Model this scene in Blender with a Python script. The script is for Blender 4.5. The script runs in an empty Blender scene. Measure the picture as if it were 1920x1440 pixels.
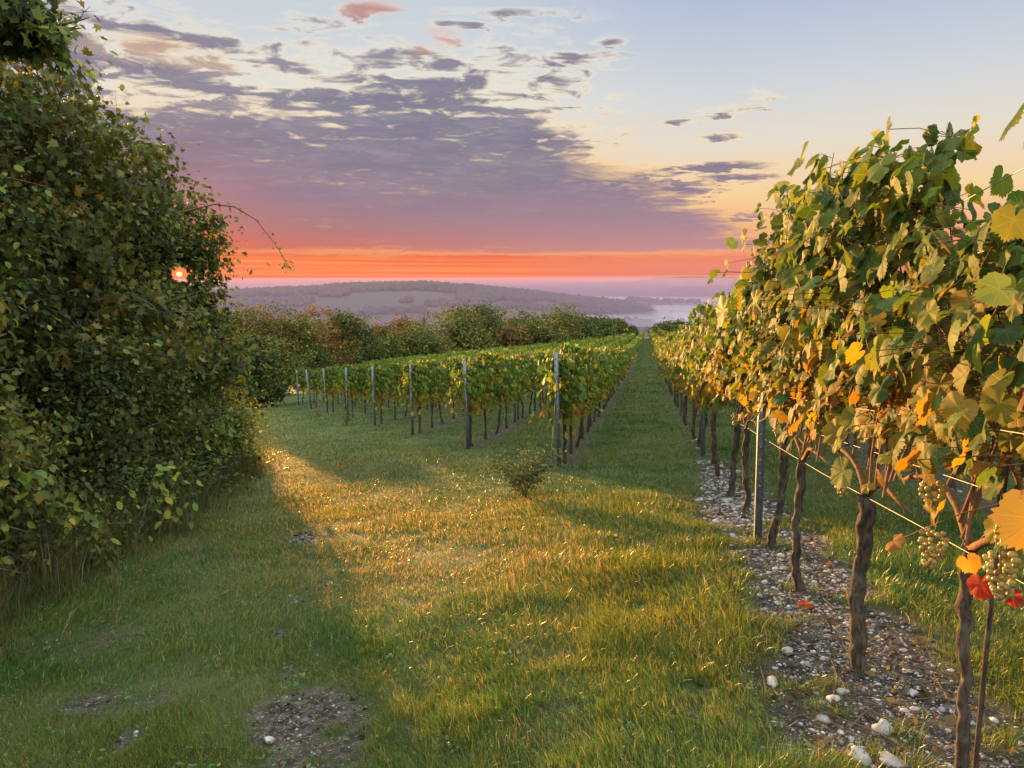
import bpy, math
import numpy as np
from math import radians as R

# ------------------------------------------------------------------ camera, sky, sun, exposure
SC = bpy.context.scene
COL = SC.collection
YAW = R(10.25); CA, SA = math.cos(YAW), math.sin(YAW)      # the vine rows run along +Y; the camera looks a little across them
EYE = 1.38
EXPO = 2.45
SUN_AZ, SUN_EL = R(-23.7), R(1.0)                           # azimuth relative to the camera axis (+ = to the right)

cam_d = bpy.data.cameras.new('camera'); cam = bpy.data.objects.new('camera', cam_d); COL.objects.link(cam)
cam_d.sensor_width = 36; cam_d.lens = 26.25; cam_d.clip_start = .05; cam_d.clip_end = 40000
cam.location = (0, 0, EYE); cam.rotation_euler = (R(90 - 7.3), 0, YAW)
SC.camera = cam
SC.view_settings.view_transform = 'Standard'; SC.view_settings.look = 'None'
SC.view_settings.exposure = EXPO; SC.view_settings.gamma = 1
SC.cycles.use_denoising = True
try: SC.cycles.denoiser = 'OPENIMAGEDENOISE'
except Exception: pass
SC.cycles.max_bounces = 7; SC.cycles.diffuse_bounces = 3; SC.cycles.glossy_bounces = 2
SC.cycles.transmission_bounces = 4; SC.cycles.volume_bounces = 1; SC.cycles.transparent_max_bounces = 4
SC.cycles.sample_clamp_indirect = 6
SC.cycles.use_adaptive_sampling = True; SC.cycles.adaptive_threshold = .006

def c2w(X, Y):                                              # camera-axis ground frame -> world
    return X * CA - Y * SA, X * SA + Y * CA
def w2c(r, s):
    return r * CA + s * SA, -r * SA + s * CA
def srgb(r, g, b, k=1.0):
    f = lambda c: (c / 12.92 if c <= .04045 else ((c + .055) / 1.055) ** 2.4)
    return tuple(f(v / 255) * k for v in (r, g, b)) + (1,)

sd = (math.sin(SUN_AZ) * math.cos(SUN_EL), math.cos(SUN_AZ) * math.cos(SUN_EL), math.sin(SUN_EL))
SUNV = np.array([*c2w(sd[0], sd[1]), sd[2]])               # unit vector towards the sun
sun_d = bpy.data.lights.new('sun', 'SUN'); sun = bpy.data.objects.new('sun', sun_d); COL.objects.link(sun)
sun_d.energy = 5.0; sun_d.angle = R(.55); sun_d.color = (1, .51, .15)
from mathutils import Vector
sun.rotation_euler = Vector(-SUNV).to_track_quat('-Z', 'Y').to_euler()

W = bpy.data.worlds.new('World'); SC.world = W; W.use_nodes = True
W.cycles.sampling_method = 'MANUAL'; W.cycles.sample_map_resolution = 512
NT = W.node_tree; NT.nodes.clear()

class G:                                                    # tiny node-expression helper
    def __init__(self, nt): self.nt = nt
    def n(self, t): return self.nt.nodes.new(t)
    def put(self, sock, v):
        if hasattr(v, 'is_linked') or isinstance(v, bpy.types.NodeSocket): self.nt.links.new(v, sock)
        else: sock.default_value = v
    def m(self, op, a, b=None, c=None):
        k = self.n('ShaderNodeMath'); k.operation = op
        for i, v in enumerate((a, b, c)):
            if v is not None: self.put(k.inputs[i], v)
        return k.outputs[0]
    def add(self, a, b): return self.m('ADD', a, b)
    def sub(self, a, b): return self.m('SUBTRACT', a, b)
    def mul(self, a, b): return self.m('MULTIPLY', a, b)
    def div(self, a, b): return self.m('DIVIDE', a, b)
    def mx(self, a, b): return self.m('MAXIMUM', a, b)
    def mn(self, a, b): return self.m('MINIMUM', a, b)
    def inv(self, a): return self.m('SUBTRACT', 1.0, a)
    def S(self, v, a, b, lo=0., hi=1., smooth=True):
        k = self.n('ShaderNodeMapRange'); k.interpolation_type = 'SMOOTHSTEP' if smooth else 'LINEAR'; k.clamp = True
        self.put(k.inputs[0], v); self.put(k.inputs[1], a); self.put(k.inputs[2], b); self.put(k.inputs[3], lo); self.put(k.inputs[4], hi)
        return k.outputs[0]
    def mix(self, f, a, b, mode='MIX'):
        k = self.n('ShaderNodeMix'); k.data_type = 'RGBA'; k.blend_type = mode
        self.put(k.inputs[0], f); self.put(k.inputs[6], a); self.put(k.inputs[7], b)
        return k.outputs[2]
    def ramp(self, f, stops):
        k = self.n('ShaderNodeValToRGB'); cr = k.color_ramp
        while len(cr.elements) > 1: cr.elements.remove(cr.elements[-1])
        for i, (p, c) in enumerate(stops):
            e = cr.elements[0] if i == 0 else cr.elements.new(p)
            e.position = p; e.color = c
        self.put(k.inputs[0], f); return k.outputs[0]
    def noise(self, vec, scale, detail=4, rough=.5, dist=0., dim='3D'):
        k = self.n('ShaderNodeTexNoise'); k.noise_dimensions = dim
        if vec is not None: self.put(k.inputs['Vector'], vec)
        k.inputs['Scale'].default_value = scale; k.inputs['Detail'].default_value = detail
        k.inputs['Roughness'].default_value = rough; k.inputs['Distortion'].default_value = dist
        return k.outputs[0]
    def vec(self, x, y, z=0.):
        k = self.n('ShaderNodeCombineXYZ')
        for i, v in enumerate((x, y, z)): self.put(k.inputs[i], v)
        return k.outputs[0]

def pix_dir(u, v):                                          # reading the photograph: pixel -> azimuth, elevation in degrees
    x, y, p = (u - 960) / 1400, (720 - v) / 1400, R(7.3)
    f, z = math.cos(p) + y * math.sin(p), -math.sin(p) + y * math.cos(p)
    return math.degrees(math.atan2(x, f)), math.degrees(math.atan2(z, math.hypot(x, f)))

def build_sky():
    g = G(NT); K = 1 / 2 ** EXPO
    tc = g.n('ShaderNodeTexCoord'); sp = g.n('ShaderNodeSeparateXYZ'); g.put(sp.inputs[0], tc.outputs['Generated'])
    x, y, z = sp.outputs
    xc = g.add(g.mul(x, CA), g.mul(y, SA)); yc = g.sub(g.mul(y, CA), g.mul(x, SA))
    az = g.mul(g.m('ARCTAN2', xc, yc), 180 / math.pi); el = g.mul(g.m('ARCSINE', z), 180 / math.pi)
    el0 = g.mx(el, 0.)
    # planar cloud coordinates
    d = g.add(g.mx(z, 0.), .07); px, py = g.div(xc, d), g.div(yc, d)
    pv = g.vec(px, py, 0.)
    pst = g.vec(g.mul(px, .7), g.mul(py, .8), 3.)
    nbig = g.noise(pv, .55, 3, .5)
    nmid = g.noise(pst, 2.1, 6, .58, .3)
    nfin = g.noise(pst, 8.5, 7, .62, .5)
    strk = g.noise(g.vec(g.mul(az, .035), g.mul(el, 1.1), 7.), 1.6, 4, .55)
    stk2 = g.noise(g.vec(g.mul(az, .02), g.mul(el, 3.0), 2.), 1.6, 3, .55)
    # clear sky: two sides, by elevation 0..30
    f = g.S(el0, 0, 30, 0, 1, False)
    L = g.ramp(f, [(0, srgb(238, 74, 34, K)), (.025, srgb(250, 72, 14, K)), (.055, srgb(252, 92, 22, K)), (.085, srgb(234, 88, 52, K)),
                   (.15, srgb(235, 150, 110, K)), (.3, srgb(246, 216, 170, K)), (.45, srgb(228, 228, 218, K)), (.58, srgb(206, 214, 220, K)), (.68, srgb(196, 208, 220, K)), (1, srgb(185, 200, 222, K))])
    Rr = g.ramp(f, [(0, srgb(206, 128, 136, K)), (.04, srgb(228, 116, 100, K)), (.09, srgb(238, 132, 92, K)), (.14, srgb(242, 178, 122, K)),
                    (.22, srgb(248, 212, 158, K)), (.34, srgb(230, 222, 206, K)), (.46, srgb(208, 215, 220, K)), (.6, srgb(184, 198, 218, K)), (.68, srgb(170, 188, 217, K)), (1, srgb(160, 182, 216, K))])
    clear = g.mix(g.S(az, -6, 16), L, Rr)
    hot = g.mul(g.S(el, .55, 1.3), g.inv(g.S(el, 1.9, 2.5)))
    hot = g.mul(g.mul(hot, g.inv(g.S(az, -8, 12))), g.S(stk2, .34, .7))
    clear = g.mix(g.mul(hot, .7), clear, srgb(255, 176, 72, K * 1.05))
    # cloud field
    top = g.S(az, -30, 8, 15.6, 12.6, False)
    rgt = g.S(el, 3.0, 10.5, 21., 7.5, False)
    env = g.mul(g.mul(g.S(el, 1.9, 3.2), g.inv(g.S(g.sub(el, top), -3.0, 4.2))), g.inv(g.S(g.sub(az, rgt), -7., 5.)))
    env2 = g.mul(g.mul(g.S(el, 10.5, 13.), g.inv(g.S(el, 15.5, 21.))), g.mul(g.inv(g.S(az, 3., 11.)), .58))
    env = g.mx(env, env2)
    def blob(u, v, wu, wv):
        a0, e0 = pix_dir(u, v); wa, we = wu / 1400 * 57.3, wv / 1400 * 57.3
        da, de = g.div(g.sub(g.add(az, g.mul(g.sub(nmid, .5), wa * 3.2)), a0), wa), g.div(g.sub(g.add(el, g.mul(g.sub(nfin, .5), we * 4.)), e0), we)
        rr = g.add(g.mul(da, da), g.mul(de, de))
        return g.inv(g.S(g.m('SQRT', rr), .25, 1.25))
    bl = None
    for (u, v, wu, wv) in ((1390, 192, 95, 24), (1340, 205, 50, 14), (1275, 228, 45, 9), (1350, 256, 60, 9), (1370, 312, 120, 14), (1300, 357, 150, 20), (1240, 330, 90, 14),
                           (1390, 333, 90, 9), (1405, 407, 50, 12), (1330, 452, 160, 13), (1240, 372, 120, 12), (1150, 80, 40, 12), (880, 35, 70, 26), (980, 22, 90, 14),
                           (830, 70, 80, 24), (700, 15, 90, 22), (560, 110, 160, 30), (240, 110, 190, 30), (120, 90, 120, 30)):
        b = g.mul(blob(u, v, wu, wv), 1.45 if u > 1230 else 1.); bl = b if bl is None else g.mx(bl, b)
    bw = g.mul(bl, .56)
    env = g.mx(env, bw)
    amp = g.S(el, 6.5, 13.5, .36, 1.2)
    tex = g.add(g.mul(g.sub(nmid, .5), 1.35), g.add(g.mul(g.sub(nfin, .5), 2.1), g.mul(g.sub(nbig, .5), .6)))
    q = g.add(env, g.mul(tex, amp))
    q = g.sub(q, g.mul(g.sub(strk, .5), -.7))
    q = g.sub(q, g.mul(g.mx(blob(1150, 295, 120, 60), blob(1060, 215, 70, 40)), .22))
    env_on = g.S(env, .02, .25)
    dens = g.mul(g.S(q, .20, .72), env_on)
    thick = g.S(q, .40, .9)
    # cloud colours by elevation: pink glow below, mauve, then blue-grey
    fc = g.S(el0, 0, 20, 0, 1, False)
    ccL = g.ramp(fc, [(0, srgb(236, 78, 26, K)), (.10, srgb(228, 86, 54, K)), (.15, srgb(198, 102, 92, K)), (.22, srgb(164, 118, 126, K)), (.33, srgb(144, 127, 145, K)), (.5, srgb(130, 130, 149, K)), (.7, srgb(130, 135, 152, K)), (1, srgb(150, 148, 160, K))])
    ccR = g.ramp(fc, [(0, srgb(226, 142, 138, K)), (.1, srgb(216, 136, 130, K)), (.16, srgb(186, 134, 142, K)), (.25, srgb(160, 132, 148, K)), (.4, srgb(134, 126, 146, K)), (.6, srgb(126, 126, 146, K)), (1, srgb(136, 137, 152, K))])
    cc = g.mix(g.S(az, -20, 14), ccL, ccR)
    cc = g.mix(g.mul(g.mul(g.S(nfin, .46, .68), g.S(el, 4, 10)), .5), cc, srgb(168, 158, 172, K))
    cc = g.mix(g.mul(g.mul(g.S(nmid, .40, .62), g.S(el, 3, 9)), .35), cc, srgb(112, 110, 138, K))
    # the thin edges are lit from behind
    lit = g.ramp(g.S(el0, 0, 20, 0, 1, False), [(0, srgb(250, 150, 90, K)), (.25, srgb(250, 196, 130, K)), (.5, srgb(252, 226, 180, K)), (.75, srgb(246, 236, 214, K)), (1, srgb(226, 226, 224, K))])
    cc = g.mix(g.inv(thick), cc, lit)
    pk = g.mx(blob(720, 8, 110, 26), blob(820, 72, 60, 22))
    cc = g.mix(g.mul(pk, .5), cc, srgb(228, 160, 138, K))
    pk = g.mul(g.mx(blob(330, 95, 120, 22), blob(1180, 300, 110, 50)), .45)
    cc = g.mix(pk, cc, srgb(250, 205, 150, K))
    sky = g.mix(dens, clear, cc)
    # sun and its red glow
    dp = g.n('ShaderNodeVectorMath'); dp.operation = 'DOT_PRODUCT'
    a0, e0 = pix_dir(336, 514)
    v = (math.sin(R(a0)) * math.cos(R(e0)), math.cos(R(a0)) * math.cos(R(e0)), math.sin(R(e0)))
    g.put(dp.inputs[0], tc.outputs['Generated']); dp.inputs[1].default_value = (*c2w(v[0], v[1]), v[2])
    ang = g.mul(g.m('ARCCOSINE', g.mn(dp.outputs['Value'], 1.)), 180 / math.pi)
    glow = g.m('EXPONENT', g.mul(ang, -.28))
    sky = g.mix(g.mul(glow, .75), sky, srgb(255, 104, 40, K * 1.1))
    halo = g.m('EXPONENT', g.mul(ang, -.8))
    sky = g.mix(g.mul(halo, .9), sky, srgb(255, 100, 10, K * 1.6))
    disc = g.inv(g.S(ang, .13, .2))
    sky = g.mix(disc, sky, (K * 5, K * 2.6, K * .7, 1))
    # the sky overhead and behind the viewer, raised above a real dawn to fill the shade
    up = g.mx(g.S(el, 22, 50), g.mul(g.S(g.m('ABSOLUTE', az), 58, 100), g.S(el, -2, 12)))
    nish = g.n('ShaderNodeTexSky'); nish.sky_type = 'NISHITA'; nish.sun_disc = False
    nish.sun_elevation = SUN_EL; nish.sun_rotation = SUN_AZ - YAW
    nis = g.mix(1., nish.outputs[0], (.12, .12, .12, 1), 'MULTIPLY')
    dome = g.mix(1., nis, (2.3 * K, 2.45 * K, 2.62 * K, 1), 'ADD')
    sky = g.mix(up, sky, dome)
    sky = g.mix(g.inv(g.S(el, -6, -.5)), sky, srgb(120, 105, 105, K))
    bg = g.n('ShaderNodeBackground'); g.put(bg.inputs[0], sky); bg.inputs[1].default_value = 1
    out = g.n('ShaderNodeOutputWorld'); NT.links.new(bg.outputs[0], out.inputs[0])
build_sky()

# ------------------------------------------------------------------ helpers
def rng_(seed): return np.random.default_rng(seed)
def hash2(ix, iy, seed):
    h = (ix.astype(np.int64) * 374761393 + iy.astype(np.int64) * 668265263 + seed * 2147483647) & 0xffffffff
    h = ((h ^ (h >> 13)) * 1274126177) & 0xffffffff
    return ((h ^ (h >> 16)) & 0xffff) / 65535.0
def vn(x, y, seed=0):
    x = np.asarray(x, float); y = np.asarray(y, float)
    ix, iy = np.floor(x), np.floor(y); fx, fy = x - ix, y - iy
    fx = fx * fx * (3 - 2 * fx); fy = fy * fy * (3 - 2 * fy)
    a, b = hash2(ix, iy, seed), hash2(ix + 1, iy, seed); c, d = hash2(ix, iy + 1, seed), hash2(ix + 1, iy + 1, seed)
    return (a * (1 - fx) + b * fx) * (1 - fy) + (c * (1 - fx) + d * fx) * fy
def fbm(x, y, seed=0, o=4):
    t, a, n = 0, .5, 0
    for i in range(o):
        t = t + a * vn(np.asarray(x) * 2 ** i, np.asarray(y) * 2 ** i, seed + i); n += a; a *= .5
    return t / n
def sst(v, a, b):
    t = np.clip((v - a) / (b - a), 0, 1); return t * t * (3 - 2 * t)

def link(o, parent=None):
    COL.objects.link(o)
    if parent is not None: o.parent = parent
    return o
def tag(o, label=None, cat=None, group=None, kind=None):
    for k, v in (('label', label), ('category', cat), ('group', group), ('kind', kind)):
        if v: o[k] = v
    return o
def empty(name, loc, rz=0.):
    o = bpy.data.objects.new(name, None); o.location = loc; o.rotation_euler = (0, 0, rz); o.empty_display_size = .1
    return link(o)
def mesh_np(name, V, faces, mats, cols=None, smooth=False, uv=None, midx=None, extra=None):
    me = bpy.data.meshes.new(name); V = np.asarray(V, np.float32).reshape(-1, 3)
    faces = [np.asarray(f, np.int32) for f in faces if len(f)]
    idx = np.concatenate([f.ravel() for f in faces]); sizes = np.concatenate([np.full(len(f), f.shape[1], np.int32) for f in faces])
    me.vertices.add(len(V)); me.vertices.foreach_set('co', V.ravel())
    me.loops.add(len(idx)); me.loops.foreach_set('vertex_index', idx)
    me.polygons.add(len(sizes)); st = np.zeros(len(sizes), np.int32); st[1:] = np.cumsum(sizes)[:-1]
    me.polygons.foreach_set('loop_start', st)
    if midx is not None: me.polygons.foreach_set('material_index', np.asarray(midx, np.int32))
    me.update(calc_edges=True); me.validate()
    if cols is not None:
        c = np.ones((len(V), 4), np.float32); c[:, :3] = np.asarray(cols, np.float32)[:, :3]
        at = me.attributes.new('Col', 'FLOAT_COLOR', 'POINT'); at.data.foreach_set('color', c.ravel())
    if uv is not None:
        at = me.attributes.new('luv', 'FLOAT2', 'POINT'); at.data.foreach_set('vector', np.asarray(uv, np.float32).ravel())
    for k, v in (extra or {}).items():
        at = me.attributes.new(k, 'FLOAT', 'POINT'); at.data.foreach_set('value', np.asarray(v, np.float32).ravel())
    if smooth: me.polygons.foreach_set('use_smooth', np.ones(len(sizes), bool))
    for m in (mats if isinstance(mats, (list, tuple)) else [mats]): me.materials.append(m)
    return me
def obj(name, me, parent=None, loc=(0, 0, 0)):
    o = bpy.data.objects.new(name, me); o.location = loc
    return link(o, parent)

class MB:                                                   # collects tubes and boxes into one mesh
    def __init__(s): s.V = []; s.F = {3: [], 4: []}; s.n = 0
    def raw(s, V, tri=(), quad=()):
        s.V.append(np.asarray(V, float))
        if len(tri): s.F[3].append(np.asarray(tri) + s.n)
        if len(quad): s.F[4].append(np.asarray(quad) + s.n)
        s.n += len(V); return s
    def tube(s, P, rad, k=6, cap=True, rough=0., rng=None):
        P = np.asarray(P, float); m = len(P); rad = np.broadcast_to(np.asarray(rad, float), (m,))
        T = np.gradient(P, axis=0); T /= np.linalg.norm(T, axis=1)[:, None] + 1e-9
        ref = np.array([1., 0, 0]) if abs(T[0, 0]) < .8 else np.array([0, 1., 0])
        A = np.cross(T, ref); A /= np.linalg.norm(A, axis=1)[:, None] + 1e-9; B = np.cross(T, A)
        th = np.arange(k) / k * 2 * np.pi
        rr = np.ones((m, k)) * rad[:, None]
        if rough and rng is not None: rr *= 1 + rough * rng.uniform(-1, 1, (m, k))
        V = P[:, None] + rr[..., None] * (np.cos(th)[None, :, None] * A[:, None] + np.sin(th)[None, :, None] * B[:, None])
        V = V.reshape(-1, 3); i = np.arange(m - 1)[:, None] * k; j = np.arange(k)[None]; j2 = (j + 1) % k
        Q = np.stack([i + j, i + j2, i + k + j2, i + k + j], -1).reshape(-1, 4)
        tri = []
        if cap:
            V = np.vstack([V, P[0], P[-1]]); b, t = m * k, m * k + 1
            tri = [(b, (q + 1) % k, q) for q in range(k)] + [(t, (m - 1) * k + q, (m - 1) * k + (q + 1) % k) for q in range(k)]
        return s.raw(V, tri, Q)
    def box(s, c, d):
        c, d = np.array(c, float), np.array(d, float) / 2
        V = np.array([[x, y, z] for x in (-1, 1) for y in (-1, 1) for z in (-1, 1)]) * d + c
        return s.raw(V, (), [(0, 1, 3, 2), (4, 6, 7, 5), (0, 4, 5, 1), (2, 3, 7, 6), (0, 2, 6, 4), (1, 5, 7, 3)])
    def mesh(s, name, mat, smooth=True, cols=None):
        return mesh_np(name, np.vstack(s.V), [np.vstack(s.F[k]) for k in (3, 4) if s.F[k]], mat, cols, smooth)

# ------------------------------------------------------------------ materials
def new_mat(name):
    m = bpy.data.materials.new(name); m.use_nodes = True; m.node_tree.nodes.clear(); return m, G(m.node_tree)
def finish(g, shader, disp=None):
    o = g.n('ShaderNodeOutputMaterial'); g.nt.links.new(shader, o.inputs[0])
def principled(g, col, rough=.6, spec=.3, **kw):
    p = g.n('ShaderNodeBsdfPrincipled'); g.put(p.inputs['Base Color'], col); g.put(p.inputs['Roughness'], rough)
    p.inputs['Specular IOR Level'].default_value = spec
    for k, v in kw.items(): g.put(p.inputs[k], v)
    return p
def attr(g, name, out='Color'):
    a = g.n('ShaderNodeAttribute'); a.attribute_name = name; return a.outputs[out]
def bump(g, h, strength=.5, dist=.01):
    b = g.n('ShaderNodeBump'); b.inputs['Strength'].default_value = strength; b.inputs['Distance'].default_value = dist
    g.put(b.inputs['Height'], h); return b.outputs[0]
def leaf_mat(name, trans=.38, rough=.5, spec=.25, warm=(1.25, 1.1, .5), veins=False):
    m, g = new_mat(name); c = attr(g, 'Col')
    if veins:
        sp = g.n('ShaderNodeSeparateXYZ'); a = g.n('ShaderNodeAttribute'); a.attribute_name = 'luv'; g.put(sp.inputs[0], a.outputs['Vector'])
        ux, uy = g.m('ABSOLUTE', sp.outputs[0]), sp.outputs[1]
        dmin = ux
        for angd in (48, 98):
            sx, sy = math.sin(R(angd)), math.cos(R(angd))
            perp = g.m('ABSOLUTE', g.sub(g.mul(ux, sy), g.mul(uy, sx))); al = g.add(g.mul(ux, sx), g.mul(uy, sy))
            perp = g.add(perp, g.mul(g.m('LESS_THAN', al, 0.), 5.)); dmin = g.mn(dmin, perp)
        vein = g.inv(g.S(dmin, .008, .035))
        rr = g.m('SQRT', g.add(g.mul(ux, ux), g.mul(uy, uy)))
        tc = g.n('ShaderNodeTexCoord'); nz = g.noise(tc.outputs['Object'], 40, 3, .6)
        edge = g.mul(g.S(g.add(rr, g.mul(nz, .6)), .95, 1.3), .22)
        c = g.mix(edge, c, (.34, .20, .03, 1))
        blot = g.noise(tc.outputs['Object'], 14, 3, .6)
        c = g.mix(g.mul(g.S(blot, .52, .7), .35), c, (.19, .20, .035, 1))
        c = g.mix(g.mul(g.S(g.noise(tc.outputs['Object'], 55, 2, .5), .66, .72), .6), c, (.09, .045, .015, 1))
        c = g.mix(g.mul(vein, .22), c, (.30, .28, .10, 1))
    p = principled(g, c, rough, spec)
    if veins: g.put(p.inputs['Normal'], bump(g, g.add(vein, g.mul(nz, .8)), .5, .004))
    t = g.n('ShaderNodeBsdfTranslucent'); g.put(t.inputs[0], g.mix(1., c, (*warm, 1), 'MULTIPLY'))
    mx = g.n('ShaderNodeMixShader'); mx.inputs[0].default_value = trans
    g.nt.links.new(p.outputs[0], mx.inputs[1]); g.nt.links.new(t.outputs[0], mx.inputs[2]); finish(g, mx.outputs[0]); return m
M = {}
M['vine_leaf'] = leaf_mat('vine_leaf', .5, .6, .14, (1.5, 1.25, .45), True)
M['vine_leaf_far'] = leaf_mat('vine_leaf_far', .48, .62, .14, (1.5, 1.25, .45))
M['hedge_leaf'] = leaf_mat('hedge_leaf', .35, .6, .16, (1.3, 1.15, .5))
M['tree_leaf'] = leaf_mat('tree_leaf', .2, .7, .08, (1.2, 1.0, .5))
M['grass_blade'] = leaf_mat('grass_blade', .48, .35, .4, (1.6, 1.15, .45))
def bark(name, a, b, scale=30, bs=.8):
    m, g = new_mat(name); tc = g.n('ShaderNodeTexCoord'); mp = g.n('ShaderNodeMapping'); mp.inputs['Scale'].default_value = (1, 1, .22)
    g.put(mp.inputs[0], tc.outputs['Object'])
    n1 = g.noise(mp.outputs[0], scale, 6, .65, .4); n2 = g.noise(tc.outputs['Object'], scale * .3, 3)
    c = g.mix(g.S(n1, .35, .7), a, b); c = g.mix(g.mul(g.S(n2, .5, .75), .4), c, (.16, .16, .11, 1))
    p = principled(g, c, .85, .2); g.put(p.inputs['Normal'], bump(g, n1, bs, .012)); finish(g, p.outputs[0]); return m
M['vine_bark'] = bark('vine_bark', (.022, .015, .010, 1), (.095, .064, .042, 1), 45)
M['cane'] = bark('cane', (.10, .045, .02, 1), (.20, .10, .045, 1), 50, .3)
M['branch'] = bark('branch', (.05, .04, .03, 1), (.20, .17, .13, 1), 30)
def steel():
    m, g = new_mat('galvanised_steel'); tc = g.n('ShaderNodeTexCoord'); n = g.noise(tc.outputs['Object'], 35, 4, .6); n2 = g.noise(tc.outputs['Object'], 5, 3)
    c = g.mix(g.S(n, .35, .7), (.11, .125, .14, 1), (.19, .21, .23, 1)); c = g.mix(g.mul(g.S(n2, .55, .75), .5), c, (.20, .15, .11, 1))
    p = principled(g, c, g.S(n, .3, .7, .38, .6), .5, Metallic=.55); finish(g, p.outputs[0]); return m
M['steel'] = steel()
def simple(name, col, rough=.6, spec=.3, **kw):
    m, g = new_mat(name); tc = g.n('ShaderNodeTexCoord'); n = g.noise(tc.outputs['Object'], 12, 4)
    c = g.mix(g.mul(n, .5), col, tuple(v * .6 for v in col[:3]) + (1,)); p = principled(g, c, rough, spec, **kw); finish(g, p.outputs[0]); return m
M['wire'] = simple('wire', (.22, .20, .18, 1), .5, .4, Metallic=.5)
M['silhouette_grey'] = simple('silhouette_grey', (.14, .14, .15, 1), .7)  # turbine white darkened in the colour to look backlit
def dew():
    m, g = new_mat('dew'); p = principled(g, (.30, .31, .28, 1), .12, .8); t = g.n('ShaderNodeBsdfTranslucent'); t.inputs[0].default_value = (.55, .53, .48, 1)
    mx = g.n('ShaderNodeMixShader'); mx.inputs[0].default_value = .6; g.nt.links.new(p.outputs[0], mx.inputs[1]); g.nt.links.new(t.outputs[0], mx.inputs[2]); finish(g, mx.outputs[0]); return m
M['dew'] = dew()
def grape():
    m, g = new_mat('grape_skin'); c = attr(g, 'Col'); p = principled(g, c, .38, .4)
    p.inputs['Subsurface Weight'].default_value = .35; p.inputs['Subsurface Radius'].default_value = (.6, .5, .15); p.inputs['Subsurface Scale'].default_value = .008
    finish(g, p.outputs[0]); return m
M['grape'] = grape()
def stone():
    m, g = new_mat('limestone'); tc = g.n('ShaderNodeTexCoord'); n = g.noise(tc.outputs['Object'], 30, 5, .65)
    c = g.mix(1., attr(g, 'Col'), g.ramp(n, [(.3, (.55, .5, .46, 1)), (.65, (1, 1, 1, 1))]), 'MULTIPLY')
    p = principled(g, c, .85, .2); g.put(p.inputs['Normal'], bump(g, n, .6, .01)); finish(g, p.outputs[0]); return m
M['stone'] = stone()
def ground_mat():
    m, g = new_mat('meadow_ground'); tc = g.n('ShaderNodeTexCoord'); P = tc.outputs['Object']
    n1 = g.noise(P, 1.1, 5, .6); n2 = g.noise(P, 14, 6, .68); n3 = g.noise(P, 70, 4, .6)
    soil = g.mix(g.S(n2, .38, .62), (.024, .018, .013, 1), (.11, .085, .062, 1)); soil = g.mix(g.S(n3, .56, .66), soil, (.26, .24, .215, 1)); soil = g.mix(g.S(g.noise(P, 190, 2, .6), .55, .62), soil, (.02, .016, .012, 1))
    turf = g.mix(g.S(n1, .35, .65), (.045, .065, .018, 1), (.085, .10, .03, 1)); turf = g.mix(g.S(n2, .5, .75), turf, (.10, .085, .04, 1))
    near = g.mix(attr(g, 'bare', 'Fac'), turf, soil)
    vo = g.n('ShaderNodeTexVoronoi'); vo.inputs['Scale'].default_value = .0042; mp = g.n('ShaderNodeMapping'); mp.inputs['Scale'].default_value = (1, .55, 0); mp.inputs['Rotation'].default_value = (0, 0, .5)
    g.put(mp.inputs[0], P); g.put(vo.inputs['Vector'], mp.outputs[0])
    sp = g.n('ShaderNodeSeparateColor'); g.put(sp.inputs[0], vo.outputs['Color'])
    fld = g.ramp(sp.outputs[0], [(0, (.015, .02, .012, 1)), (.3, (.04, .055, .02, 1)), (.5, (.06, .055, .035, 1)), (.7, (.02, .03, .014, 1)), (1, (.085, .075, .05, 1))])
    c = g.mix(attr(g, 'far', 'Fac'), near, fld)
    p = principled(g, c, .9, .15); g.put(p.inputs['Normal'], bump(g, g.add(n2, g.mul(n3, .8)), 1.0, .03)); finish(g, p.outputs[0]); return m
M['ground'] = ground_mat()
M['far_wood'] = simple('far_wood', (.05, .055, .03, 1), .9, .1)

# ------------------------------------------------------------------ terrain
_s = np.arange(-60, 260, .5)
_p = np.interp(_s, [-60, -40, 0, 5, 10, 15, 25, 35, 50, 62, 98, 150, 216, 232, 260], [4.2, 4.2, 0, -.55, -1.1, -1.58, -2.3, -3.05, -4.15, -4.85, -6.75, -9.4, -12.5, -13.3, -13.5])
_p = np.convolve(np.pad(_p, 6, mode='edge'), np.ones(13) / 13, 'valid'); _p = np.convolve(np.pad(_p, 4, mode='edge'), np.ones(9) / 9, 'valid'); _p -= np.interp(0, _s, _p)
RIDGE_PX = [(300, 560), (430, 549), (520, 546), (600, 542), (640, 537), (800, 534), (900, 541), (1000, 551), (1090, 563), (1150, 568), (1210, 580), (1245, 596), (1275, 612)]
_rx = np.array([(u - 960) / 1400 * 2200 for u, v in RIDGE_PX]); _rz = np.array([-(v + 4 - 541) / 1400 * 2200 for u, v in RIDGE_PX])
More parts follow.
